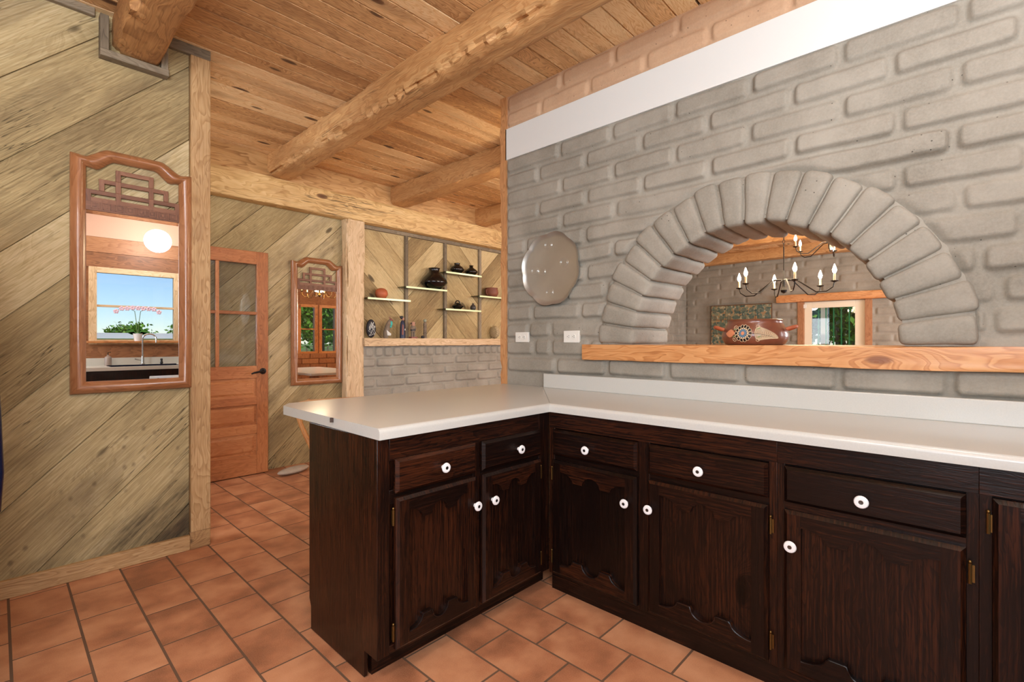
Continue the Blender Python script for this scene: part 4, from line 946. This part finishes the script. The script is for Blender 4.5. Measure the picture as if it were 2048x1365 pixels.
for s in (-1, 1): m.tube([(3.33+.014*s, MY, MZ+.015), (3.33+.014*s, MY, MZ+.08)], .013, 10)
m.lathe([(.024, .07), (.032, .085), (.030, .12), (.022, .145)], (3.33, MY, MZ), 16, 'z', None, 1, .7)
for s in (-1, 1): m.tube([(3.33+.028*s, MY, MZ+.135), (3.33+.036*s, MY-.005, MZ+.11), (3.33+.016*s, MY-.026, MZ+.105)], .008, 8)
m.build('body', gy, t_)
m = MB(); m.lathe([(.018, .145), (.023, .155), (.023, .18), (.016, .192)], (3.33, MY, MZ), 16); m.build('head', sk, t_)
m = MB(); m.lathe([(.033, .088), (.034, .10), (.031, .112)], (3.33, MY, MZ), 16, 'z', None, 1, .72)
m.build('sash', dk, t_)
for s in (-1, 1): m = MB(); m.ball((3.33+.026*s, MY, MZ+.175), .010, 8, 6, None, (.5, 1, 1)); m.build('ear', dk, t_)
t_ = thing('totem_figure', 'thin knobbly totem-like stick figure, rightmost of the mantel figures', 'figurine', (3.50, MY, MZ))
m = MB(); m.lathe([(.026, 0), (.024, .015)]+[(.019+.004*(k % 2), .02+.012*k) for k in range(14)]+[(.014, .192)], (3.50, MY, MZ), 14); m.build('body', gy, t_)
m = MB(); m.ball((3.50, MY, MZ+.212), .022, 12, 8, None, (1, 1, .95)); m.build('head', plain('totem_head', S(150, 150, 128), .6), t_)
m = MB(); m.ball((3.455, MY-.01, MZ+.016), .018, 10, 7); m.tube([(3.50, MY, MZ+.01), (3.45, MY-.01, MZ+.015)], .008, 6); m.build('base', dk, t_)

# ------------------------------------------------------------ pewter tray and outlets on the brick wall
tr = thing('pewter_tray', 'round scalloped pewter tray hanging on the grey brick wall', 'tray', (W-.03, 1.94, 1.675))
m = MB(); R = .232; vs = []; fs = []; NN = 120; rad = [.0, .5, .86, .92, .97, 1.0, 1.0, .96]; xo = [0, 0, 0, -.004, -.012, -.018, -.014, .002]
def sc_r(a): return 1+.050*(abs(sin(a*4+.4))-.6)+.014*sin(a*3+1)
for k, (q, x) in enumerate(zip(rad, xo)):
    for i in range(NN):
        a = 2*pi*i/NN; rr = R*(q+.0005)*(sc_r(a)*(q > .8)+(q <= .8)*1.0)*(1+.0*k)
        vs.append((W-.032+x, 1.945+rr*cos(a), 1.672+rr*sin(a)*1.0))
for k in range(len(rad)-1):
    for i in range(NN): fs.append((k*NN+i, k*NN+(i+1) % NN, (k+1)*NN+(i+1) % NN, (k+1)*NN+i))
m.add(vs, fs); m.build('plate', 'pewter', tr, smooth=70, fix=False)
em = plain('engraving', S(196, 196, 192), .3, .9)
for (dy, dz) in ((.02, .155), (.135, .0), (-.105, .03), (.01, -.15), (.075, -.01)):
    m = MB()
    for r_ in (.022, .030): m.tube([(W-.0325, 1.945+dy+r_*cos(2*pi*i/20), 1.672+dz+r_*sin(2*pi*i/20)) for i in range(21)], .0007, 4)
    m.build('engraved_ring', em, tr)
def outlet(y0, y1, z0, z1, label):
    t = thing('wall_outlet', label, 'outlet', (W-.02, (y0+y1)/2, (z0+z1)/2), 'white outlets on the brick wall')
    X = W-.020; m = MB(); m.box(X-.006, X+.012, y0, y1, z0, z1); m.build('plate', 'outlet', t, bevel=.0025)
    for s in (-1, 1):
        cy = (y0+y1)/2+s*.020; cz = (z0+z1)/2
        m = MB(); m.lathe([(.016, 0), (.016, -.0075), (.015, -.0085)], (X, cy, cz), 20, 'x'); r = m.build('receptacle', 'outlet', t)
        m = MB(); m.box(X-.0092, X-.008, cy-.008, cy-.001, cz+.004, cz+.006); m.box(X-.0092, X-.008, cy-.008, cy-.001, cz-.006, cz-.004); m.ball((X-.0085, cy+.006, cz), .0022, 8, 4); m.build('slots', 'slot', r)
outlet(2.145, 2.262, 1.202, 1.270, 'white outlet plate nearest the corner, left of the two')
outlet(1.733, 1.850, 1.200, 1.274, 'white outlet plate beside the timber sill, right of the two')

# ------------------------------------------------------------ painted pot on the sill
def paintpot():
    m, t, b = newmat('painted_clay'); b.inputs['Roughness'].default_value = .3; b.inputs['Coat Weight'].default_value = .3
    tc = N(t, 'ShaderNodeTexCoord').outputs['Object']; a = NOISE(t, tc, 30, 4)
    L(t, MIX(t, a, S(98, 54, 38), S(140, 84, 62)), b.inputs['Base Color']); return m
PX, PYY, PZ = 2.66, .80, 1.19
pp = thing('painted_bowl', 'hand-painted brown clay cazuela with flower and fern, on the arch sill', 'bowl', (PX, PYY, PZ))
pprof = [(r_*.83, z_) for r_, z_ in [(.150, 0), (.166, .004), (.184, .03), (.186, .055), (.172, .085), (.158, .105), (.152, .118), (.158, .126), (.150, .128), (.140, .118), (.150, .09), (.165, .05), (.14, .02)]]
m = MB(); m.lathe(pprof, (PX, PYY, PZ), 56); m.build('vessel', paintpot(), pp, smooth=60)
def prad(z): return float(np.interp(z, [0, .004, .03, .055, .085, .105, .118], [.1245, .1378, .1527, .1544, .1428, .1311, .1262]))
A0 = atan2(-PYY, -PX)
def onpot(u, z, lift=.0012):   # u = arc distance along the wall (right positive as seen from the kitchen)
    a = A0+u*.85/.15; r = prad(z)+lift; return (PX+r*cos(a), PYY+r*sin(a), PZ+z)
cream = plain('cream_paint', S(226, 206, 168), .4); blk = plain('black_paint', S(36, 28, 28), .4); blu = plain('blue_paint', S(92, 120, 140), .4); org = plain('orange_paint', S(214, 140, 100), .4); grn = plain('green_paint', S(130, 150, 100), .4)
def disc(u, z, r, mat, lift, name, ru=1, n=16):
    m = MB(); c = [onpot(u+r*ru*cos(2*pi*i/n), z+r*sin(2*pi*i/n), lift) for i in range(n)]+[onpot(u, z, lift)]
    m.add(c, [(i, (i+1) % n, n) for i in range(n)]); m.build(name, mat, pp, smooth=0, fix=True)
FU, FZ = -.060, .058
m = MB(); n = 12
for r0, rp, mt, lf in ((.036, .0105, 0, .0016), ):
    pass
petals = MB(); rims = MB(); dots = MB()
for k in range(14):
    a = 2*pi*k/14; cu, cz = FU+.038*cos(a), FZ+.034*sin(a)
    c = [onpot(cu+.0078*cos(q), cz+.0078*sin(q), .0016) for q in [2*pi*i/10 for i in range(10)]]+[onpot(cu, cz, .0016)]
    petals.add(c, [(i, (i+1) % 10, 10) for i in range(10)])
    rims.tube([onpot(cu+.0092*cos(q), cz+.0092*sin(q), .0016) for q in [2*pi*i/10 for i in range(11)]], .0010, 4)
    cu, cz = FU+.026*cos(a), FZ+.0235*sin(a)
    c = [onpot(cu+.0038*cos(q), cz+.0038*sin(q), .0022) for q in [2*pi*i/8 for i in range(8)]]+[onpot(cu, cz, .0022)]
    dots.add(c, [(i, (i+1) % 8, 8) for i in range(8)])
petals.build('flower_petals', blk, pp, smooth=0); rims.build('petal_rims', cream, pp); dots.build('petal_dots', cream, pp, smooth=0)
disc(FU, FZ, .0215, blu, .0022, 'flower_disc'); disc(FU, FZ, .009, org, .0030, 'flower_eye')
fern = MB()
for side in (-1, 1):
    for k in range(26):
        t = k/25; u = .00+.125*t; z = FZ-.002-.020*t*t; ln = .036*(1-t)**.8+.004
        fern.tube([onpot(u, z), onpot(u+ln*.15, z+side*ln*.55), onpot(u+ln*.55, z+side*ln*.85)], .0013, 4)
fern.build('fern_fronds', cream, pp)
m = MB(); m.tube([onpot(FU+.04+.13*k/12, FZ-.002-.022*(k/12)**2) for k in range(13)], .0012, 4); m.build('fern_stem', blk, pp)
for (cu, cz, s) in ((.018, .088, 1), (.016, .028, -1), (-.112, .086, 1), (-.112, .028, -1)):
    sw = MB(); sw.tube([onpot(cu+(.012-.0006*q)*cos(q*.5*s), cz+(.012-.0006*q)*sin(q*.5*s)) for q in range(16)], .0011, 4); sw.build('painted_scroll', cream, pp)
lv = MB()
for s in (-1, 1):
    c = [onpot(FU-.045-.07*q/8, FZ+s*.020*sin(pi*q/8), .0014) for q in range(9)]+[onpot(FU-.045-.07*q/8, FZ, .0014) for q in range(9)]
    lv.add(c, [(i, i+1, 10+i, 9+i) for i in range(8)])
lv.build('painted_leaf', org, pp, smooth=0)
for (u, z) in ((.022, .077), (.024, .038), (-.108, .075), (-.108, .040)):
    g2 = MB()
    for k in range(3): g2.tube([onpot(u-.012+.004*k, z), onpot(u+.002+.004*k, z+.006)], .0016, 4)
    g2.build('green_stroke', grn, pp)
for s in (-1, 1):
    a = A0+s*1.42 if s > 0 else A0-1.42
    cx, cy = PX+.146*cos(a), PYY+.146*sin(a); ta = (-sin(a), cos(a)); ra = (cos(a), sin(a)); m = MB()
    pts = []
    for k in range(11):
        q = pi*k/10; tt = .045*cos(q); oo = .040*sin(q); pts.append((cx+ta[0]*tt+ra[0]*oo, cy+ta[1]*tt+ra[1]*oo, PZ+.078+.014*sin(q)))
    m.tube(pts, .0085, 10); m.build('handle', 'terra', pp)

# ------------------------------------------------------------ far room: door, lintel, tiles, chandeliers, table
mb = MB(); rough_beam(mb, 'y', .78, 2.60, (XF-.03, 1.982), .14, .135, .08, .004, .008, 5); tag(mb.build('door_lintel', 'sill', origin=(XF, 1.7, 1.91)), 'orange timber lintel over the barred garden door in the far wall', 'lintel')
mb = MB(); mb.box(XF-.03, XF+.12, 2.17, 2.27, 0, 1.915, grain=(0, 0, 1)); mb.box(XF-.03, XF+.12, 1.17, 1.27, 0, 1.915, grain=(0, 0, 1)); struct(mb.build('trim_6', 'brown', bevel=.003))
cr = plain('cream_door', S(232, 222, 200), .4)
d1 = thing('door_1', None, None, (XF, 1.72, 0)); d1['kind'] = 'structure'
m = MB(); m.box(XF+.03, XF+.07, 2.055, 2.17, 0, 1.91); m.box(XF+.03, XF+.07, 1.27, 1.415, 0, 1.91); m.box(XF+.03, XF+.07, 1.415, 2.055, 1.80, 1.91); m.box(XF+.03, XF+.07, 1.415, 2.055, 0, .25)
m.build('door_frame', cr, d1, bevel=.003)
m = MB(); m.box(XF+.048, XF+.052, 1.415, 2.055, .25, 1.80); m.build('pane', 'glass', d1, smooth=0)
gm = plain('green_iron', S(40, 160, 104), .5)
t_ = thing('security_grille', 'green iron bars with a scroll outside the far garden door', 'grille', (XF+.16, 1.74, 0))
for k in range(7):
    m = MB(); y = 1.40+.115*k; m.tube([(XF+.16, y, .05), (XF+.16, y, 1.88)], .011, 8); m.build('bar', gm, t_)
for z in (1.86, .3): m = MB(); m.box(XF+.15, XF+.17, 1.38, 2.11, z, z+.02); m.build('rail', gm, t_)
for z in (1.65, 1.5, 1.35): m = MB(); m.tube([(XF+.155, 1.80+.035*cos(q*.6)*(1-q/18), z+.05*sin(q*.6)*(1-q/18)) for q in range(16)], .005, 6); m.build('scroll', 'blackm', t_)
m = MB(); m.box(XF+1.2, XF+1.32, 2.02, 2.14, -.1, 2.8); tag(m.build('porch_post', cr, origin=(XF+1.26, 2.08, -.1), bevel=.005), 'cream porch post outside the far garden door', 'post')
m = MB(); m.box(XF-.03, XF+.0, 2.13, 2.175, 1.80, 1.87); tag(m.build('door_sensor', 'outlet', origin=(XF-.01, 2.15, 1.8), bevel=.003), 'small white alarm sensor at the top of the far door jamb', 'sensor')
def tilepanel():
    m, t, b = newmat('patterned_tile'); tc = N(t, 'ShaderNodeTexCoord').outputs['Object']
    v = N(t, 'ShaderNodeTexVoronoi'); v.inputs['Scale'].default_value = 26; L(t, tc, v.inputs['Vector'])
    sp = N(t, 'ShaderNodeSeparateColor'); L(t, v.outputs['Color'], sp.inputs[0])
    c = RAMP(t, sp.outputs[0], [(.15, S(70, 90, 84)), (.35, S(110, 122, 104)), (.6, S(140, 136, 108)), (.8, S(160, 120, 80)), (.93, S(170, 166, 140))])
    ss = N(t, 'ShaderNodeSeparateXYZ'); L(t, tc, ss.inputs[0])
    s1 = MA(t, 'SINE', MA(t, 'MULTIPLY', ss.outputs[1], 22.4)); s2_ = MA(t, 'SINE', MA(t, 'MULTIPLY', ss.outputs[2], 22.4))
    k = RAMP(t, MA(t, 'ABSOLUTE', MA(t, 'MULTIPLY', s1, s2_)), [(.45, 0.), (.55, 1.)])
    c = MIX(t, MA(t, 'MULTIPLY', k, .7), c, S(72, 92, 84)); L(t, c, b.inputs['Base Color']); b.inputs['Roughness'].default_value = .25; return m
t_ = thing('tile_mural', 'panel of patterned green-blue glazed tiles on the far brick wall', 'tiles', (XF-.04, 3.25, .9)); tm = tilepanel()
m = MB()
for i in range(4):
    for j in range(4): m.frustum(0, 'x', -1, 2.70+.278*i, 2.70+.278*i+.274, .80+.278*j, .80+.278*j+.274, XF-.05, XF-.062, .003)
m.build('tiles', tm, t_, smooth=0)
m = MB(); m.box(XF-.052, XF-.03, 2.685, 3.82, .785, 1.925); m.build('backing', 'grout', t_)
bulb = emis('bulb_glow', (1, .85, .62), 45.)
def chandelier(name, x, y, z, R_, n, mat, label, lit=True, rise=.12, glassy=False, power=7, a00=.2, hub=None):
    t = thing(name, label, 'chandelier', (x, y, z))
    m = MB(); m.lathe([(.004, -.03), (.022, -.02), (.030, 0), (.020, .02), (.010, .04), (.014, .07), (.008, .10), (.005, .12), (.005, .42)], (x, y, z), 16); m.build('stem', mat if hub is None else hub, t)
    m = MB(); zz = z+.42; k = 0
    while zz < ZC-.03:
        a = (k % 2)*pi/2; m.tube([(x+.010*cos(q)*cos(a), y+.010*cos(q)*sin(a), zz+.018+.018*sin(q)) for q in [2*pi*i/10 for i in range(11)]], .0022, 5); zz += .030; k += 1
    m.lathe([(.05, ZC-.03), (.055, ZC-.01), (.055, ZC)], (x, y, 0), 16); m.build('chain', mat, t)
    for k in range(n):
        a = a00+2*pi*k/n; c_, s_ = cos(a), sin(a)
        P = lambda r, h: (x+c_*r, y+s_*r, z+h)
        m = MB(); m.tube([P(.02, .10), P(R_*.25, .095), P(R_*.45, .03), P(R_*.65, -.035), P(R_*.85, -.035), P(R_*.97, 0), P(R_, .05)], .0055, 8)
        m.lathe([(.006, .04), (.030, .05), (.032, .055), (.012, .058)], P(R_, 0), 14); arm = m.build('arm', mat, t)
        m = MB(); m.lathe([(.010, .056), (.010, .12), (.009, .122)], P(R_, 0), 12); m.build('candle', cream, arm)
        m = MB(); m.lathe([(.006, .12), (.016, .137), (.018, .155), (.010, .182), (.002, .205)], P(R_, 0), 12); m.build('bulb', bulb, arm)
        if glassy:
            m = MB(); m.lathe([(.02, .10), (.040, .13), (.045, .17), (.036, .22)], P(R_, 0), 16); m.build('glass_chimney', 'glass', arm, fix=False)
    lamp(name+'_light', 'POINT', (x, y, z+.2), power, (1, .78, .5), R_*.6)
    return t
chandelier('iron_chandelier', 5.2, 1.30, 1.70, .42, 6, MT['blackm'], 'black iron six-candle chandelier hanging in view through the arch', power=40, a00=.45)
chandelier('iron_chandelier', 7.1, 1.24, 2.34, .42, 6, MT['blackm'], 'second black iron chandelier with bright hub, half hidden by the arch bricks', power=60, hub=MT['chrome'], a00=.1)
chandelier('brass_chandelier', 3.42, 2.25, 1.92, .26, 6, MT['brass'], 'brass chandelier with glass chimneys, seen only in the farther mirror', glassy=True, power=30)
t_ = thing('dining_table', 'pale dining table seen at the bottom of the farther mirror', 'table', (3.45, 2.1, 0))
m = MB(); m.box(3.0, 3.9, 1.2, 2.9, .72, .755, grain=(0, 1, 0)); m.build('tabletop', plain('pale_top', S(214, 204, 196), .25), t_, bevel=.006)
for x in (3.08, 3.82):
    for y in (1.3, 2.8): m = MB(); m.box(x-.03, x+.03, y-.03, y+.03, 0, .72); m.build('leg', 'brown', t_, bevel=.004)
t_ = thing('dining_chair', 'brown wooden chair at the dining table in the farther mirror', 'chair', (4.15, 2.3, 0))
m = MB(); m.box(3.93, 4.35, 2.1, 2.52, .43, .46); m.build('seat', 'door', t_, bevel=.008)
m = MB(); m.prism([(2.12, .5), (2.5, .5), (2.5, .90), (2.44, .97), (2.18, .97), (2.12, .90)], 4.32, 4.345, 'x'); m.build('backrest', 'door', t_, bevel=.006)
for x in (3.96, 4.32):
    for y in (2.13, 2.49): m = MB(); m.tube([(x, y, 0), (x, y, .55 if x > 4 else .44)], .018, 10); m.build('leg', 'door', t_)

# ------------------------------------------------------------ folding stool behind the peninsula, fridge handle at left edge
t_ = thing('folding_stool', 'rustic wooden stool with crossed legs half hidden behind the peninsula', 'stool', (1.95, 4.05, 0))
def P2(px_, py_, d): t = (px_-1024)/FPX; return ((cos(YAW)+sin(YAW)*t)*d, (sin(YAW)-cos(YAW)*t)*d, H-(py_-682.5)/FPX*d)
for (a, b, d) in ((P2(587, 812, 4.05), P2(654, 973, 4.0), 0), (P2(700, 815, 4.15), P2(624, 957, 4.27), 0), (P2(615, 800, 3.75+.55), P2(690, 935, 4.5), 0), (P2(720, 800, 4.55), P2(640, 935, 4.6), 0)):
    b = (b[0], b[1], .012); m = MB(); A = Vector(a); B = Vector(b); pts = [A.lerp(B, k/8)+Vector((.004*sin(k*2), 0, 0)) for k in range(9)]; m.tube(pts, [.020+.002*sin(k*3) for k in range(9)], 10); m.build('leg', 'stool', t_)
m = MB(); a = Vector(P2(587, 812, 4.05)); b = Vector(P2(700, 815, 4.15)); c_ = Vector(P2(615, 800, 4.3)); d_ = Vector(P2(720, 800, 4.55))
zt = min(a.z, b.z, c_.z, d_.z)
m.add([(q.x, q.y, a.z) for q in (a, b, d_, c_)]+[(q.x, q.y, a.z+.02) for q in (a, b, d_, c_)], [(0, 3, 2, 1), (4, 5, 6, 7), (0, 1, 5, 4), (1, 2, 6, 5), (2, 3, 7, 6), (3, 0, 4, 7)]); m.build('seat', 'stool', t_, bevel=.004)
t_ = thing('refrigerator', 'dark navy refrigerator whose handle just enters at the left edge of the photo', 'refrigerator', (-.45, 2.35, 0))
m = MB(); m.box(-.80, -.10, 2.05, 2.72, .02, 1.75); m.build('body', 'navy', t_, bevel=.01)
m = MB(); m.tube([(-.09, 2.2, .66), (-.03, 2.2, .635), (-.006, 2.2, .68), (.001, 2.2, .8), (-.006, 2.2, 1.0), (-.02, 2.2, 1.25), (-.06, 2.2, 1.32), (-.1, 2.2, 1.33)], .0145, 12); m.build('handle', 'navy', t_)

# ------------------------------------------------------------ ceiling lamp in the kitchen (reflected)
dome = emis('lamp_dome', (1, .97, .9), 3.)
def ceil_lamp(x, y, label, power):
    t = thing('ceiling_lamp', label, 'lamp', (x, y, ZC), 'white dome ceiling lamps')
    m = MB(); m.lathe([(.17, -.02), (.17, 0)], (x, y, ZC), 28); m.build('rim', 'white', t)
    m = MB(); m.lathe([(.005, -.13), (.07, -.122), (.12, -.095), (.155, -.055), (.165, -.02)], (x, y, ZC), 28); m.build('shade', dome, t)
    lamp('ceiling_lamp_light', 'POINT', (x, y, ZC-.48), power, (.96, .97, 1), .14)
ceil_lamp(1.36, -.72, 'white dome ceiling lamp reflected near the top of the tall mirror', 16)
ceil_lamp(1.68, .05, 'white dome ceiling lamp above the counter run, outside the photo', 15)
ceil_lamp(-.42, .5, 'added white dome fill lamp above the camera, outside the photo', 62)  # added lamp, unseen, fills the kitchen and the partition
ceil_lamp(.05, 4.05, 'added white dome fill lamp over the hall, kept out of view behind the boarded partition', 26)  # added lamp for hall light, placed out of sight

# ------------------------------------------------------------ outdoors
gr = plain('grass', S(112, 140, 62), .9, var=.3, bscale=3)
m = MB(); m.box(-150, 150, -220, 150, -.5, -.3); struct(m.build('ground', gr)).name = 'ground'
def leafmat(name, a, b_):
    m, t, b = newmat(name); at = N(t, 'ShaderNodeAttribute', attribute_name='rnd').outputs['Fac']
    L(t, MIX(t, at, a, b_), b.inputs['Base Color']); b.inputs['Roughness'].default_value = .5
    b.inputs['Transmission Weight'].default_value = 0; b.inputs['Subsurface Weight'].default_value = 0
    return m
lmat = leafmat('leaves', S(44, 92, 24), S(134, 186, 60)); bark = plain('bark', S(96, 78, 60), .9, bump=.5)
def tree_mesh(n, rx, rz, zc, ls, seed):
    r = np.random.default_rng(seed); cl = r.normal(size=(14, 3)); cl /= np.linalg.norm(cl, axis=1)[:, None]; cl *= r.uniform(.3, .85, (14, 1))
    c = cl[r.integers(0, 14, n)]+r.normal(size=(n, 3))*.22; c *= np.array([rx, rx, rz]); c[:, 2] += zc
    u = r.normal(size=(n, 3)); u /= np.linalg.norm(u, axis=1)[:, None]; v = np.cross(u, r.normal(size=(n, 3))); v /= np.linalg.norm(v, axis=1)[:, None]
    s = ls*r.uniform(.6, 1.3, (n, 1))
    P = np.stack([c-u*s, c+v*s*.5, c+u*s, c-v*s*.5], 1).reshape(-1, 3)
    me = bpy.data.meshes.new('foliage'); me.vertices.add(4*n); me.vertices.foreach_set('co', P.ravel()); me.loops.add(4*n); me.loops.foreach_set('vertex_index', np.arange(4*n, dtype=np.int32))
    me.polygons.add(n); me.polygons.foreach_set('loop_start', np.arange(0, 4*n, 4, dtype=np.int32)); me.polygons.foreach_set('loop_total', np.full(n, 4, np.int32)); me.update(calc_edges=True)
    at = me.attributes.new('rnd', 'FLOAT', 'FACE'); at.data.foreach_set('value', r.random(n).astype(np.float32)); me.materials.append(lmat); return me
fm_near = tree_mesh(7000, 1.45, 1.5, 2.3, .10, 1); fm_far = tree_mesh(2600, 3.2, 1.9, 2.4, .30, 2); fm_bush = tree_mesh(2500, .75, .8, .7, .08, 3)
def tree(x, y, fm, label, name='tree', s=1, h=2.4, group='trees outside', cat='tree'):
    t = thing(name, label, cat, (x, y, -.3), group); o = bpy.data.objects.new('foliage', fm); col.objects.link(o); o.parent = t
    m = MB(); m.tube([(x, y, -.3), (x+.1, y, -.3+h*.5), (x, y+.1, -.3+h)], [.16, .12, .06], 8); m.build('trunk', bark, t); t.scale = (s, s, s); t.rotation_euler = (0, 0, random.uniform(0, 6)); return t
for k, (x, y, s) in enumerate([(15.6, 2.6, 1.1), (17, 8.4, 1.0), (23.5, 3.3, 1.5), (17.5, -4, 1.1)]):
    tree(x, y, fm_near, ['nearest leafy tree behind the barred garden door', 'leafy tree left behind the porch post', 'tall tree farther behind the garden door', 'leafy tree at the right behind the garden door'][k], s=s)
for k, (x, y) in enumerate([(12.6, 1.0), (12.9, 4.2), (12.6, -2.6)]): tree(x, y, fm_bush, ['low green bush right behind the grille', 'low green bush left of the porch post', 'low green bush right of the garden door'][k], 'bush', 1.3, .6, 'bushes outside', 'bush')
for k, (x, y, s) in enumerate([(11.3, -14.5, 1.35), (17.2, -16, 1.3), (14.6, -22, 1.6), (26.5, -16, 1.4), (20.5, -24, 1.7)]):
    tree(x, y, fm_near, ['leafy garden tree at the left in the farther mirror', 'leafy garden tree at the right in the farther mirror', 'garden tree beyond the right window', 'deeper garden tree between the two windows', 'tallest garden tree behind the lawn'][k], s=s)
for k in range(16):
    x = -24+k*7.4+random.uniform(-.3, .3); y = -86+(k % 2)*6
    tree(x, y, fm_far, 'distant low tree of the tree line beyond the sink window', s=random.uniform(.85, 1.0), group='distant tree line')
m = MB(); m.box(4, 22, -72, -66, -.3, 1.5); m.prism([(-73, 1.5), (-65, 1.5), (-69, 2.2)], 4, 22, 'x'); tag(m.build('shed', 'white', origin=(13, -69, -.3)), 'long low white-roofed shed across the field', 'shed')
m = MB()
for k in range(40): m.box(-6+k*.9, -6+k*.9+.1, -30.1, -30, -.3, .75)
for z in (.1, .4, .7): m.box(-6, 30, -30.06, -30.02, z, z+.07)
tag(m.build('field_fence', 'greytrim', origin=(10, -30, -.3)), 'low rail fence across the field outside the sink window', 'fence')
